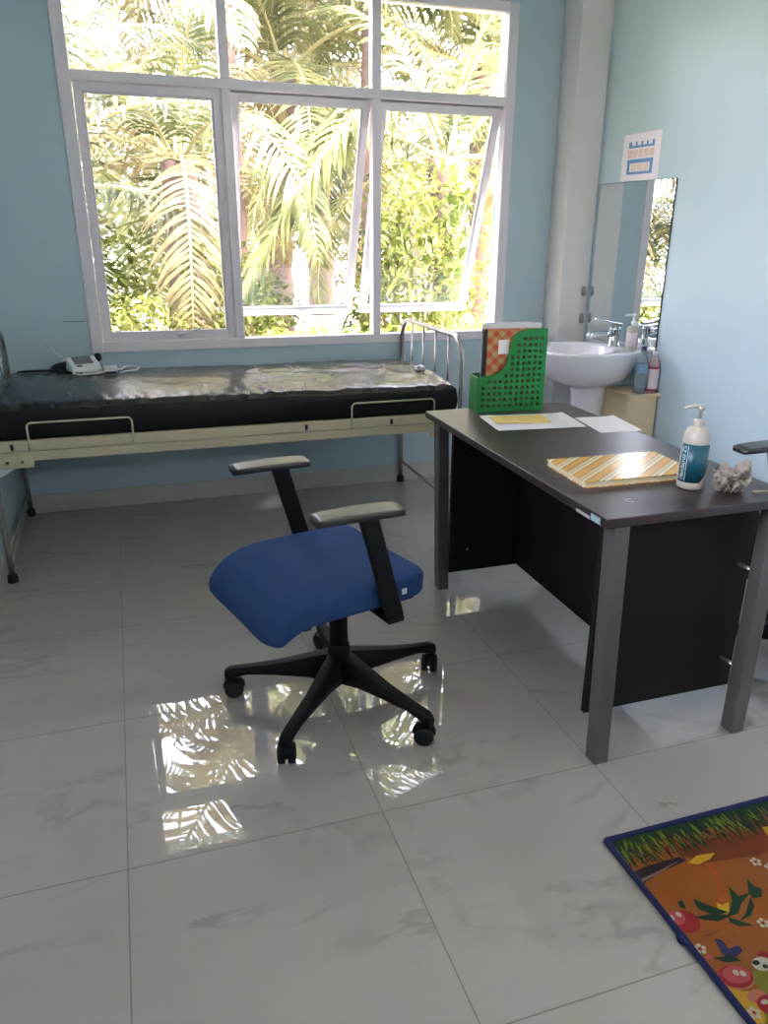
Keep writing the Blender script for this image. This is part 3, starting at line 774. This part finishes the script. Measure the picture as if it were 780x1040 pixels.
    # armrests
    for s in (1, -1):
        q = MB(); y = s*.262
        top = (.058, y+s*.004, .716); bot = (-.035, y, .402)
        w0, w1, t_ = .027, .022, .011
        q.hexa([(bot[0]-w0,y-t_,bot[2]),(bot[0]+w0,y-t_,bot[2]),(bot[0]+w0,y+t_,bot[2]),(bot[0]-w0,y+t_,bot[2])],
               [(top[0]-w1-.012,y-t_,top[2]),(top[0]+w1,y-t_,top[2]),(top[0]+w1,y+t_,top[2]),(top[0]-w1-.012,y+t_,top[2])])
        lo, hi = sorted((y-s*.16, y+s*t_))
        q.box(bot[0]-w0, bot[0]+w0, lo, hi, .385, .403)
        arm = q.build('armrest', bp, ch, bevel=.006, seg=3)
        e = Matrix.Translation((.085, y, .716)) @ Matrix.Rotation(toe, 4, 'Z')
        q = MB(); rr = []
        for i in range(13):
            u = -1+2*i/12; x = .120*u; wd = .041*(1-.12*abs(u)**6)-.004*max(0, u)
            hh = .0105*(1-.1*abs(u)**8); z = .013+.002*(1-u*u)-.003*max(0, u)**2
            rr.append([(x, yy, z+zz) for yy, zz in section(wd, hh, 24, 8)])
        q.rings(rr); pad = q.build('arm_pad', M['arm_pad'], arm); pad.matrix_local = e
    MB().box(-.088, -.072, .2405, .2425, .452, .469).build('care_tag', M['paper'], seat)['label'] = 'tiny white care tag'
    return ch
office_chair('blue office chair without a backrest in the middle of the floor', (.657, -.09, 0), math.radians(195), M['blue_fabric'], math.radians(158-195), math.radians(-9))
office_chair('black office armchair behind the desk at the right edge', (2.255, -.39, 0), math.radians(180), M['dark_fabric'], math.radians(36), 0)

# ------------------------------------------------------------------ wash corner
SK = (XR, 1.43)
sk = thing('wash_basin', 'white ceramic wash basin on the wall under the mirror', 'basin', (XR-.002, SK[1], 0))
def sink_outline(k, n=48, sx=1.0, sy=1.0):
    a = 2*PI*k/n; c, s = math.cos(a), math.sin(a); p = 2.7
    x = -.27+.27*sx*math.copysign(abs(c)**(2/p), c); y = .245*sy*math.copysign(abs(s)**(2/p), s)
    return x, y
def sring(sx, sy, z, dx=0, n=48): return [(min(-.0, sink_outline(k, n, sx, sy)[0]+dx), sink_outline(k, n, sx, sy)[1], z) for k in range(n)]
rz_ = .84
def bring(sx, sy, z, cx, n=48):
    return [(cx+.27*sx*math.cos(2*PI*k/n), .245*sy*math.sin(2*PI*k/n), z) for k in range(n)]
outer = [sring(.42,.40,rz_-.185,.0), sring(.56,.60,rz_-.178,.0), sring(.76,.80,rz_-.145,.0), sring(.90,.92,rz_-.09,.0), sring(.975,.975,rz_-.035), sring(1,1,rz_-.012), sring(.995,.995,rz_-.003), sring(.975,.97,rz_)]
inner = [bring(.74,.85,rz_-.001,-.325), bring(.71,.82,rz_-.008,-.325), bring(.64,.73,rz_-.05,-.325), bring(.45,.52,rz_-.105,-.32), bring(.18,.2,rz_-.125,-.315), bring(.06,.07,rz_-.127,-.315)]
MB().rings(outer+inner).build('basin', M['ceramic'], sk)
MB().lathe([(.095,0),(.105,.01),(.1,.05),(.09,.2),(.088,.5),(.094,.6),(.105,.662)], 28, (-.225,0), ex=1.0).build('pedestal', M['ceramic'], sk)
MB().lathe([(.018,0),(.018,.004),(.012,.005)], 16).build('drain', M['tap_chrome'], sk, loc=(-.315, 0, rz_-.128))
tp = thing('basin_tap', 'chrome single-lever tap on the back ledge of the basin', 'tap', (XR-.105, SK[1]-.0, rz_)); tp.scale = (1.25, 1.3, 1.15)
MB().lathe([(.026,0),(.026,.006),(.021,.010),(.020,.06),(.022,.075),(.022,.09)], 20).build('tap_body', M['tap_chrome'], tp)
MB().tube([(0,0,.055),(-.05,0,.062),(-.11,0,.058),(-.125,0,.045)], [.016,.013,.012,.0115], 14).build('spout', M['tap_chrome'], tp)
MB().rings([[(x, y*w, z+h*.012*(1 if k > 1 else 0)) for k, (y, h) in enumerate(((-1,0),(1,0),(1,1),(-1,1)))] for x, z, w in ((.025,.092,.018),(-.02,.098,.018),(-.07,.112,.014),(-.10,.118,.011))], smooth=False).build('lever', M['tap_chrome'], tp, bevel=.003)
sp = thing('soap_dispenser', 'white soap pump bottle on the basin rim', 'bottle', (XR-.1, 1.275, rz_)); sp.scale = (1.12, 1.12, 1.15)
MB().lathe([(.024,0),(.027,.003),(.028,.01),(.028,.088),(.024,.102),(.012,.11)], 24).build('bottle_body', M['bottle_white'], sp)
q = MB().lathe([(.013,.109),(.013,.124),(.005,.127),(.004,.146),(.009,.148),(.009,.156),(.006,.158)], 14); q.tube([(0,0,.153),(-.03,.01,.154),(-.04,.013,.149)], [.006,.005,.004], 8)
q.build('pump_head', M['white_plastic'], sp)
MB().rings([[cylmap(aim-.9+i*.15, z, .0285) for z in (.02, .08)] for i in range(13)], closed=False, cap=False).build('label', M['label_pale'], sp, solidify=.0004)

mi = thing('wall_mirror', 'frameless rectangular mirror on the right wall above the basin', 'mirror', (XR, 1.53, .83))
MB().box(-.006, -.0012, -.327, .322, 0, .812).build('backing', M['spine'], mi)
MB().box(-.0075, -.006, -.325, .320, .002, .810).build('mirror_glass', M['mirror'], mi)

po = thing('handwash_poster', 'white poster with blue picture panels taped above the mirror', 'poster', (XR-.0005, 1.522, 1.647))
MB().box(-.0012, 0, -.158, .158, 0, .216).build('sheet', M['poster_paper'], po)
def pbox(name, y0, y1, z0, z1, m, d=.0018): return MB().box(-d, -.0012, y0, y1, z0, z1).build(name, m, po)
pbox('header_band', -.107, .107, .150, .178, M['poster_blue'])
for k in range(4): pbox('header_icon', -.088+k*.046, -.058+k*.046, .160, .180, M['poster_paper'], .0022)
for k in range(5): pbox('picture', -.108+k*.045, -.073+k*.045, .106, .142, M['poster_peach'])
pbox('blue_panel', -.108, .108, .028, .098, M['poster_blue'])
pbox('white_inset', -.084, .084, .040, .080, M['poster_paper'], .0020)
for k in range(3): pbox('picture', -.074+k*.052, -.034+k*.052, .042, .078, M['poster_peach'], .0024)

# wooden stand with two bottles
st = thing('wooden_stand', 'light plywood stand beneath the end of the basin', 'stand', (2.560, 1.245, 0))
MB().box(-.092, .094, -.13, .13, .630, .645).build('top_board', M['light_wood'], st, bevel=.002)
MB().box(-.082, -.068, -.118, .12, 0, .630).box(.07, .084, -.118, .12, 0, .630).box(-.068, .07, -.118, -.106, 0, .630).build('side_board', M['light_wood'], st, bevel=.001)
MB().box(-.068, .07, .106, .12, .02, .630).box(-.068, .07, -.105, .105, .30, .312).box(-.068, .07, -.105, .105, .02, .034).build('shelf_board', M['light_wood'], st)
def drink_bottle(name, label, loc, mat, cap, band, H, r):
    b = thing(name, label, 'bottle', loc)
    MB().lathe([(r*.8,0),(r,.004),(r,.018),(r*.96,.024),(r,.03),(r,H*.62),(r*.97,H*.66),(r*.8,H*.76),(r*.45,H*.88),(r*.38,H*.93)], 24).build('bottle_body', mat, b)
    MB().lathe([(r*.46,H*.915),(r*.47,H*.92),(r*.47,H*.985),(r*.42,H)], 16).build('cap', cap, b)
    return b
b = drink_bottle('water_bottle', 'clear plastic water bottle with navy cap on the wooden stand', (2.548, 1.150, .6455), M['clear'], M['cap_blue'], None, .235, .030)
MB().lathe([(.0306,.105),(.0306,.15)], 24, cap=False).build('label', M['label_blue'], b)
b = drink_bottle('antiseptic_bottle', 'pale bottle with dark red label bands next to the navy capped bottle', (2.618, 1.150, .6455), M['clear_pink'], M['label_pale'], None, .205, .029)
MB().lathe([(.0296,.02),(.0296,.13)], 24, cap=False).build('label', M['label_pale'], b)
for z in (.012, .122): MB().lathe([(.0299,z),(.0299,z+.012)], 24, cap=False).build('label_band', M['label_red'], b)

# ------------------------------------------------------------------ play mat
pm = thing('play_mat', 'children\'s orange play mat with fruit print and navy binding', 'mat', (1.114, -.90, 0))
MW, MH = 1.30, 1.75
cols = dict(orange=(138,74,14), dkorange=(112,46,12), yg=(104,118,20), dg=(14,48,24), blk=(18,20,16), yellow=(180,138,12), olive=(112,110,18), red=(142,14,28), pink=(166,68,68), white=(176,168,152), log=(46,28,36), bark=(122,92,98), purple=(42,36,84), peach=(166,100,74), stalk=(160,68,16))
keys = list(cols); mats = [plain('print_'+k, cols[k], .55, spec=.35, vary=.12, vscale=20) for k in keys]
MB().box(.012, MW-.012, -MH+.012, -.012, 0, .008).build('foam_sheet', mats[keys.index('orange')], pm)
q = MB()
ring = [(0,0),(MW,0),(MW,-MH),(0,-MH)]; ins = .014
for i in range(4):
    a = ring[i]; b = ring[(i+1)%4]
    q.tube([(a[0]+(ins/2 if a[0] == 0 else -ins/2), a[1]+(-ins/2 if a[1] == 0 else ins/2), .0075), (b[0]+(ins/2 if b[0] == 0 else -ins/2), b[1]+(-ins/2 if b[1] == 0 else ins/2), .0075)], .0074, 8)
q.build('binding', M['mat_edge'], pm)
MB().rings([[(x+yy*.6, y, z) for yy, z in ((-.012,.001),(.012,.001),(.010,.016),(-.008,.018))] for x, y in ((.006,-.288),(-.002,-.300),(-.006,-.312),(.004,-.325))]).build('binding_knot', M['mat_edge'], pm, subsurf=1)
pr = MB()
pr.mi = keys.index('orange'); pr.add([(.013,-.013,.00815),(MW-.013,-.013,.00815),(MW-.013,-MH+.013,.00815),(.013,-MH+.013,.00815)], [(0,3,2,1)])
def shape(col, pts, lv=1):
    pr.mi = keys.index(col); z = .008+.00025*lv
    n = len(pr.v); pr.v += [V(x, y, z) for x, y in pts]; pr.face(list(range(n, n+len(pts))))
def ell(col, cx, cy, rx, ry, lv=1, rot=0, n=18):
    shape(col, [(cx+rx*math.cos(a)*math.cos(rot)-ry*math.sin(a)*math.sin(rot), cy+rx*math.cos(a)*math.sin(rot)+ry*math.sin(a)*math.cos(rot)) for a in [2*PI*k/n for k in range(n)]], lv)
def flower(x, y, s=.009, lv=3):
    for k in range(5): ell('white', x+s*math.cos(k*1.257), y+s*math.sin(k*1.257), s*.55, s*.55, lv+.1*k, 0, 8)
    ell('red', x, y, s*.4, s*.4, lv+1, 0, 8)
rnd = random.Random(3)
shape('dg', [(.012,-.013),(MW-.012,-.013),(MW-.012,-.05),(.012,-.05)], 1)
for k in range(900):
    x = rnd.uniform(.014, MW-.02); y0 = rnd.uniform(-.085, -.032); L_ = rnd.uniform(.022, .05); lean = rnd.uniform(-.014, .014)
    c = rnd.choice(['yg','yg','dg','dg','blk']) if x < .35 else rnd.choice(['yg','dg','dg','blk','log'])
    if y0 < -.066: c = rnd.choice(['blk','dg','dkorange'])
    shape(c, [(x-.003, y0), (x+lean*.3, min(-.0135, y0+L_*.6)), (x+.003, y0), (x-lean, max(-.125, y0-L_))], 1.2+k*.001)
shape('dkorange', [(.13,-.09),(.5,-.07),(.52,-.14),(.33,-.165),(.2,-.145)], .9)
shape('log', [(.013,-.116),(.048,-.11),(.146,-.109),(.155,-.125),(.077,-.136),(.013,-.153)], 3)
shape('bark', [(.013,-.14),(.058,-.134),(.138,-.119),(.072,-.138),(.013,-.149)], 3.4)
shape('blk', [(.02,-.128),(.06,-.122),(.10,-.121),(.06,-.127),(.025,-.133)], 3.6)
shape('yellow', [(.153,-.132),(.188,-.119),(.237,-.125),(.211,-.139),(.175,-.144),(.162,-.138)], 3)
shape('stalk', [(.189,-.144),(.206,-.146),(.194,-.19),(.154,-.259),(.143,-.256),(.181,-.193)], 2.6)
for L_ in ([(.094,-.225),(.109,-.245),(.145,-.282),(.108,-.278),(.087,-.252)], [(.066,-.27),(.111,-.274),(.146,-.292),(.107,-.295),(.079,-.282)], [(.136,-.293),(.15,-.306),(.174,-.329),(.139,-.319),(.129,-.304)],
           [(.133,-.292),(.174,-.259),(.196,-.221),(.197,-.252),(.232,-.252),(.188,-.271),(.164,-.291)], [(.224,-.261),(.212,-.286),(.185,-.305),(.147,-.31),(.179,-.296),(.204,-.276)], [(.252,-.217),(.253,-.24),(.264,-.251),(.247,-.27),(.224,-.268),(.227,-.251)]):
    shape('dg', L_, 3.2)
shape('yellow', [(.137,-.251),(.146,-.261),(.165,-.258),(.145,-.285),(.122,-.278)], 3.1)
def fruit(x, y, r, body='red', face='pink'):
    ell(body, x, y, r*1.05, r, 3); ell(face, x-r*.45, y+r*.5, r*.72, r*.62, 3.3, .4)
    ell('white', x-r*.75, y+r*.6, r*.2, r*.26, 3.6, 0, 8); ell('white', x-r*.1, y+r*.7, r*.2, r*.24, 3.6, 0, 8)
    shape('dg', [(x+r*.55,y+r*1.7),(x+r*1.0,y+r*1.75),(x+r*.8,y+r*.95),(x+r*.45,y+r*1.15)], 3.5)
fruit(.038, -.273, .030)
shape('dkorange', [(.04,-.315),(.098,-.314),(.068,-.32)], 2)
for x, y in ((.31,-.18),(.197,-.329),(.022,-.341),(.026,-.494),(.33,-.205)): flower(x, y)
shape('purple', [(.068,-.328),(.081,-.338),(.079,-.36),(.105,-.359),(.105,-.372),(.088,-.379),(.062,-.38),(.058,-.363)], 3)
shape('dg', [(.032,-.367),(.056,-.372),(.072,-.368),(.085,-.393),(.051,-.385)], 3.3); ell('pink', .026, -.364, .008, .006, 3.4)
ell('peach', .045, -.422, .037, .026, 2.8, -.2); ell('red', .048, -.418, .036, .026, 3, -.2); ell('pink', .052, -.415, .029, .020, 3.1, -.2); ell('white', .054, -.411, .006, .007, 3.5); ell('white', .066, -.417, .006, .007, 3.5)
ell('olive', .097, -.437, .028, .018, 2.6); ell('white', .12, -.411, .022, .016, 3); ell('blk', .11, -.405, .008, .006, 3.4); ell('blk', .122, -.418, .006, .005, 3.4); ell('red', .138, -.395, .012, .009, 2.9)
shape('yellow', [(.013,-.418),(.035,-.448),(.06,-.456),(.04,-.51),(.013,-.53)], 1.4)
shape('olive', [(.025,-.459),(.06,-.453),(.14,-.452),(.2,-.62),(.013,-.62),(.013,-.506)], 1.3)
ell('peach', .057, -.467, .022, .014, 3.2); ell('red', .068, -.49, .026, .021, 3.4); ell('white', .062, -.482, .008, .005, 3.8)
shape('yellow', [(.409,-.09),(.44,-.095),(.44,-.14),(.398,-.132)], 3)
for k in range(16):
    x = rnd.uniform(.3, MW-.15); y = rnd.uniform(-1.6, -.3)
    if k % 2: fruit(x, y, rnd.uniform(.025, .045), rnd.choice(['red','yellow','purple']), rnd.choice(['pink','peach']))
    else: flower(x, y, .011)
pr.build('fruit_print', mats, pm, fix=False)
for f_ in pm.children[-1].data.polygons: pass
o = MB().add([(-.03,.008,.0008),(-.008,.012,.002),(.02,.004,.0008),(.028,-.010,.003),(.0,-.012,.0008),(-.02,-.004,.0015)], [(0,1,2,3,4,5)]).build('pale_patch', M['film'], loc=(1.357, -.837, 0), solidify=.0006)  # thin pale irregular sheet lying flat on the floor
tag(o, 'small thin pale scrap on the floor by the play mat', 'patch')

# ------------------------------------------------------------------ garden outside
def frond_mesh(name, length, droop, seed, leaf_len=.5, mat='palm_leaf', nl=46, curve=None, hang=.5, lw=.017):
    rnd = random.Random(seed); q = MB()
    NP = 22
    if curve is None:
        pts = []; ang = .95; p = V(0, 0, 0)
        for i in range(NP+1):
            pts.append(p.copy()); t_ = i/NP
            a = ang-droop*t_**1.3
            p = p+V(math.cos(a), 0, math.sin(a))*length/NP
    else:
        ctrl = [Vector(c) for c in curve]; pts = []
        for i in range(NP+1):
            t_ = i/NP*(len(ctrl)-1); k = min(int(t_), len(ctrl)-2); u = t_-k
            p0 = ctrl[max(0,k-1)]; p1 = ctrl[k]; p2 = ctrl[k+1]; p3 = ctrl[min(len(ctrl)-1,k+2)]
            pts.append(.5*((2*p1)+(p2-p0)*u+(2*p0-5*p1+4*p2-p3)*u*u+(3*p1-p0-3*p2+p3)*u**3))
    q.mi = 1
    q.tube(pts, [.022*(1-.85*i/NP)+.002 for i in range(NP+1)], 6)
    q.mi = 0
    for i in range(nl):
        t_ = .10+.9*i/(nl-1); f_ = t_*NP; k = min(int(f_), NP-1); u = f_-k
        c = pts[k].lerp(pts[k+1], u); tg = (pts[k+1]-pts[k]).normalized()
        side = tg.cross(V(0,0,1)); side = side.normalized() if side.length > 1e-3 else V(0,1,0)
        up = side.cross(tg).normalized()
        ll = leaf_len*(math.sin(PI*min(1, .12+.86*t_))**.6)*rnd.uniform(.85, 1.1)
        for s in (-1, 1):
            d = (side*s*rnd.uniform(.8, 1)+tg*rnd.uniform(.45, .75)+up*rnd.uniform(.0, .5)).normalized()
            w = lw*rnd.uniform(.8, 1.2)
            rows = []; p = c.copy(); dd = d.copy()
            for j in range(5):
                v_ = j/4; ww = w*(1-v_)**.55*(.55+.9*min(1, v_*3)) if j < 4 else .001
                wd = dd.cross(up); wd = wd.normalized() if wd.length > 1e-3 else tg
                rows.append([p-wd*ww, p+up*ww*.35, p+wd*ww])
                dd = (dd+V(0,0,-1)*hang*(.25+v_)).normalized(); p = p+dd*ll/4
            q.rings(rows, closed=False, cap=False, smooth=True)
    me_o = q.build(name, [M[mat], M['rachis']], fix=False)
    me = me_o.data; bpy.data.objects.remove(me_o)
    return me
FM = {}
for nm, mt in (('green', 'palm_leaf'), ('dry', 'palm_leaf_dry'), ('dark', 'palm_leaf_dark')):
    FM[nm] = [frond_mesh('frond_'+nm, L_, dr, sd, ll, mt, hang=hg) for L_, dr, sd, ll, hg in ((2.5,1.7,1,.5,.45),(2.7,2.3,2,.55,.7),(2.3,1.3,3,.5,.35))]
def palm(loc, h, n, kind, label, scale=1.0, seed=0, r=.16, lean=(0,0), tilt0=.2, extra=None, skip=None, rand=0.0, span=2.1):
    rnd = random.Random(seed)
    t = thing('palm_tree', label, 'palm tree', loc, 0, 'palms outside the window')
    q = MB(); pts = []; rs = []
    for i in range(15):
        u = i/14; pts.append((lean[0]*u*u, lean[1]*u*u, h*u)); rs.append(r*(1.15-.3*u)*(1+.12*(i % 2)))
    q.tube(pts, rs, 12).build('trunk', M['trunk'], t)
    top = Vector(pts[-1])
    for k in range(n):
        az = k*2.39996+rnd.uniform(-.15, .15)
        if skip and skip(az % (2*PI)): continue
        fr_ = bpy.data.objects.new('frond', rnd.choice(FM[kind if rnd.random() > rand else 'dry'])); COL.objects.link(fr_); fr_.parent = t
        el = .45-span*(k/max(1, n-1))+tilt0
        fr_.location = top+V(math.cos(az), math.sin(az), 0)*r*.5
        fr_.rotation_euler = (rnd.uniform(-.25, .25), -el*.8, az)
        s = scale*rnd.uniform(.85, 1.1); fr_.scale = (s, s, s)
    if extra:
        fr_ = bpy.data.objects.new('frond', extra); COL.objects.link(fr_); fr_.parent = t
        fr_.location = (-loc[0], -loc[1], -loc[2])
    return t
arch = frond_mesh('arching_frond', 2.6, 0, 21, .52, 'palm_leaf', 62, curve=[(2.95,4.95,2.1),(2.6,4.65,2.42),(2.2,4.4,2.36),(1.85,4.25,2.1),(1.5,4.15,1.70),(1.2,4.1,1.28),(1.03,4.05,.92)], hang=.6, lw=.027)
palm((3.15, 5.1, -.05), 2.05, 15, 'green', 'palm with a thick brown trunk behind the right window pane', .9, 1, .17, (-.15,-.1), .35, arch, skip=lambda a: 3.4 < a < 5.6)
palm((.75, 5.9, -.05), 2.0, 20, 'green', 'low palm with drooping yellowed fronds behind the left window pane', .92, 2, .17, (0,0), .15, rand=.7, skip=lambda a: a < .55 or a > 5.3)
palm((-.62, 4.7, -.05), 1.6, 13, 'dark', 'grey green palm at the far left edge of the window', .9, 3, .15, (0,0), .2)
palm((2.1, 8.6, -.05), 3.2, 20, 'green', 'tall palm seen behind the middle window pane', 1.2, 4, .18, (.2,0), .1, rand=.4)
palm((4.9, 8.2, -.05), 3.3, 20, 'green', 'tall palm seen at the right end of the window', 1.25, 5, .18, (-.2,0), .05, rand=.3)
palm((-.9, 9.6, -.05), 3.0, 18, 'green', 'tall palm seen at the left end of the window', 1.25, 6, .18, (.1,0), .1, rand=.3)
palm((3.4, 11.5, -.05), 4.0, 18, 'dark', 'farthest palm standing between the two tall ones', 1.4, 8, .2, (0,0), .15, rand=.2)
palm((1.37, 6.9, -.05), 4.3, 14, 'green', 'very tall palm whose trunk stands behind the left mullion', 1.45, 9, .11, (0,0), .1, rand=.3, span=1.5)
palm((2.98, 7.2, -.05), 4.6, 11, 'green', 'very tall palm whose trunk stands behind the right mullion', 1.5, 10, .11, (0,0), .1, rand=.2, span=1.5)

def leaf_cloud(name, mat, n, seed, size, shape_):
    rnd = random.Random(seed); q = MB()
    for k in range(n):
        c = shape_(rnd); L_ = size*rnd.uniform(.6, 1.3); w = L_*rnd.uniform(.22, .34)
        a = rnd.uniform(0, 2*PI); e = rnd.uniform(-.9, .6)
        d = V(math.cos(a)*math.cos(e), math.sin(a)*math.cos(e), math.sin(e)); s = d.cross(V(rnd.uniform(-.4,.4), rnd.uniform(-.4,.4), 1)).normalized(); u = s.cross(d)
        q.add([c, c+d*L_*.35+s*w, c+d*L_*.75+s*w*.75-u*L_*.05, c+d*L_-u*L_*.15, c+d*L_*.75-s*w*.75-u*L_*.05, c+d*L_*.35-s*w, c+d*L_*.5-u*w*.35], [(0,1,6),(1,2,6),(2,3,6),(3,4,6),(4,5,6),(5,0,6)], True)
    o = q.build(name, M[mat], fix=False); me = o.data; bpy.data.objects.remove(o); return me
def blob(rnd):
    while True:
        p = V(rnd.uniform(-1,1), rnd.uniform(-1,1), rnd.uniform(0,1))
        rr = math.sqrt(p.x**2+p.y**2+((p.z-.5)*2)**2)
        if rr < 1+.35*noise.noise(p*2.3) and rr > .35: return V(p.x*.5, p.y*.5, p.z)
def stems_mesh(seed):
    rnd = random.Random(seed); q = MB()
    for k in range(9):
        a = rnd.uniform(0, 2*PI); r = rnd.uniform(.1, .36)
        q.tube([(.04*math.cos(a), .04*math.sin(a), 0), (r*.5*math.cos(a), r*.5*math.sin(a), .4), (r*math.cos(a), r*math.sin(a), rnd.uniform(.7,.9))], [.02,.013,.005], 6)
    o = q.build('stems', M['bark']); me = o.data; bpy.data.objects.remove(o); return me
LC = dict(bright=leaf_cloud('shrub_foliage', 'leaf_bright', 2400, 1, .065, blob), mid=leaf_cloud('shrub_foliage', 'leaf_mid', 1500, 2, .08, blob), tree=leaf_cloud('tree_foliage', 'leaf_tree', 2600, 3, .055, blob))
ST = stems_mesh(4)
def shrub(loc, w, h, kind, label, rz=0, name='shrub', cat='shrub', grp='shrubs outside the window'):
    t = thing(name, label, cat, loc, rz, grp); t.scale = (w, w, h)
    a = bpy.data.objects.new('foliage', LC[kind]); COL.objects.link(a); a.parent = t
    a = bpy.data.objects.new('stems', ST); COL.objects.link(a); a.parent = t
    return t
shrub((.95, 4.7, -.02), 1.0, 1.35, 'bright', 'yellow green shrub at the right of the left window pane')
shrub((.28, 4.25, -.02), .7, .95, 'bright', 'low light green shrub at the bottom left corner of the window', 1)
shrub((2.62, 4.42, -.02), 1.15, 1.95, 'bright', 'yellow green shrub behind the right window pane', 2)
shrub((2.95, 6.1, -.02), 1.2, 1.5, 'mid', 'green shrub at the foot of the thick trunked palm', 3)
shrub((-.35, 6.4, -.02), 1.6, 1.6, 'bright', 'yellow green shrub under the grey green palm at left', 4)
shrub((1.5, 7.4, -.02), 1.3, 1.0, 'mid', 'low green shrub behind the arching frond', 5)
hd = thing('clipped_hedge', 'low clipped green hedge just below the middle window pane', 'hedge', (2.3, 3.55, -.02), 0)
def hbox(rnd): return V(rnd.uniform(-1.25,1.25), rnd.uniform(-.2,.2), rnd.uniform(.1,.74)+.03*noise.noise(V(rnd.random()*9,0,0)))
me = leaf_cloud('hedge_foliage', 'hedge', 5200, 8, .06, hbox)
a = bpy.data.objects.new('foliage', me); COL.objects.link(a); a.parent = hd
q = MB(); rnd = random.Random(4)
for k in range(26):
    x = -1.2+2.4*k/25; q.tube([(x, rnd.uniform(-.1,.1), 0), (x+rnd.uniform(-.05,.05), rnd.uniform(-.15,.15), .62)], [.012,.005], 5)
q.build('stems', M['bark'], hd)
for i, (x, y, w, h, lab) in enumerate(((-2.6,17,4,3.6,'leftmost bushy tree at the back of the garden'), (1.9,18,4.6,3.8,'bushy tree at the back seen behind the left pane'), (6.2,18.5,4.4,3.6,'bushy tree at the back seen behind the middle pane'), (10.5,17.5,4.6,4.6,'bushy tree at the back seen behind the right pane'))):
    shrub((x, y, -.02), w, h, 'tree', lab, i*1.3, 'garden_tree', 'tree', 'bushy trees at the back')

# ------------------------------------------------------------------ light
w = bpy.data.worlds.new('World'); sc.world = w; w.use_nodes = True; nt = w.node_tree
bg = nt.nodes['Background']; sky = nt.nodes.new('ShaderNodeTexSky'); sky.sky_type = 'NISHITA'; sky.sun_disc = False
sky.sun_elevation = math.radians(55); sky.sun_rotation = math.radians(150); sky.dust_density = 4.0; sky.air_density = 1.0; sky.ozone_density = .6
hs = nt.nodes.new('ShaderNodeHueSaturation'); hs.inputs['Saturation'].default_value = .38
nt.links.new(sky.outputs[0], hs.inputs['Color']); tn = nt.nodes.new('ShaderNodeMix'); tn.data_type = 'RGBA'; tn.blend_type = 'MULTIPLY'; tn.inputs[0].default_value = 1; tn.inputs[7].default_value = (1.06, .93, 1.02, 1)
nt.links.new(hs.outputs[0], tn.inputs[6]); nt.links.new(tn.outputs[2], bg.inputs[0]); bg.inputs['Strength'].default_value = 2.6
sd = bpy.data.lights.new('sun', 'SUN'); sd.energy = 6; sd.angle = math.radians(1.0); sd.color = (1, .96, .9)
so = bpy.data.objects.new('sun', sd); COL.objects.link(so)
so.rotation_euler = Vector((-.55, .75, -1.35)).to_track_quat('-Z', 'Y').to_euler()
def portal(loc, rot, sx, sy):
    ld = bpy.data.lights.new('portal', 'AREA'); ld.shape = 'RECTANGLE'; ld.size = sx; ld.size_y = sy; ld.cycles.is_portal = True
    lo = bpy.data.objects.new('portal', ld); COL.objects.link(lo); lo.location = loc; lo.rotation_euler = rot
portal((1.09, YB+.16, 1.65), (-PI/2, 0, 0), 2.2, 1.65)
portal((2.15, YF-.16, 2.44), (PI/2, 0, 0), .8, .48)
portal((XL-.16, -1.85, 2.09), (0, -PI/2, 0), 1.38, 2.5)

# ------------------------------------------------------------------ camera
F, yaw, pitch, roll, cx, cy, cz, ppx, ppy = 796.7922, .3299, .3710, .0104, .1299, -2.1883, 1.4196, 404.138, 539.593
fw = V(math.sin(yaw)*math.cos(pitch), math.cos(yaw)*math.cos(pitch), -math.sin(pitch))
r0 = V(math.cos(yaw), -math.sin(yaw), 0); u0 = r0.cross(fw)
rt = r0*math.cos(roll)+u0*math.sin(roll); up = -r0*math.sin(roll)+u0*math.cos(roll)
cd = bpy.data.cameras.new('camera'); co = bpy.data.objects.new('camera', cd); COL.objects.link(co)
mw = Matrix((( rt.x, up.x, -fw.x, cx), (rt.y, up.y, -fw.y, cy), (rt.z, up.z, -fw.z, cz), (0, 0, 0, 1)))
co.matrix_world = mw
cd.sensor_fit = 'VERTICAL'; cd.sensor_height = 24; cd.sensor_width = 18; cd.lens = F/1040*24
cd.shift_x = -(ppx-390)/1040; cd.shift_y = (ppy-520)/1040
cd.clip_start = .02; cd.clip_end = 200
sc.camera = co
sc.view_settings.view_transform = 'Standard'; sc.view_settings.look = 'None'; sc.view_settings.gamma = 1; sc.view_settings.use_curve_mapping = False
sc.view_settings.exposure = 1.52
cy_ = sc.cycles
cy_.use_denoising = True
cy_.max_bounces = 12; cy_.diffuse_bounces = 6; cy_.glossy_bounces = 6; cy_.transparent_max_bounces = 16; cy_.transmission_bounces = 6
cy_.sample_clamp_indirect = 12.0
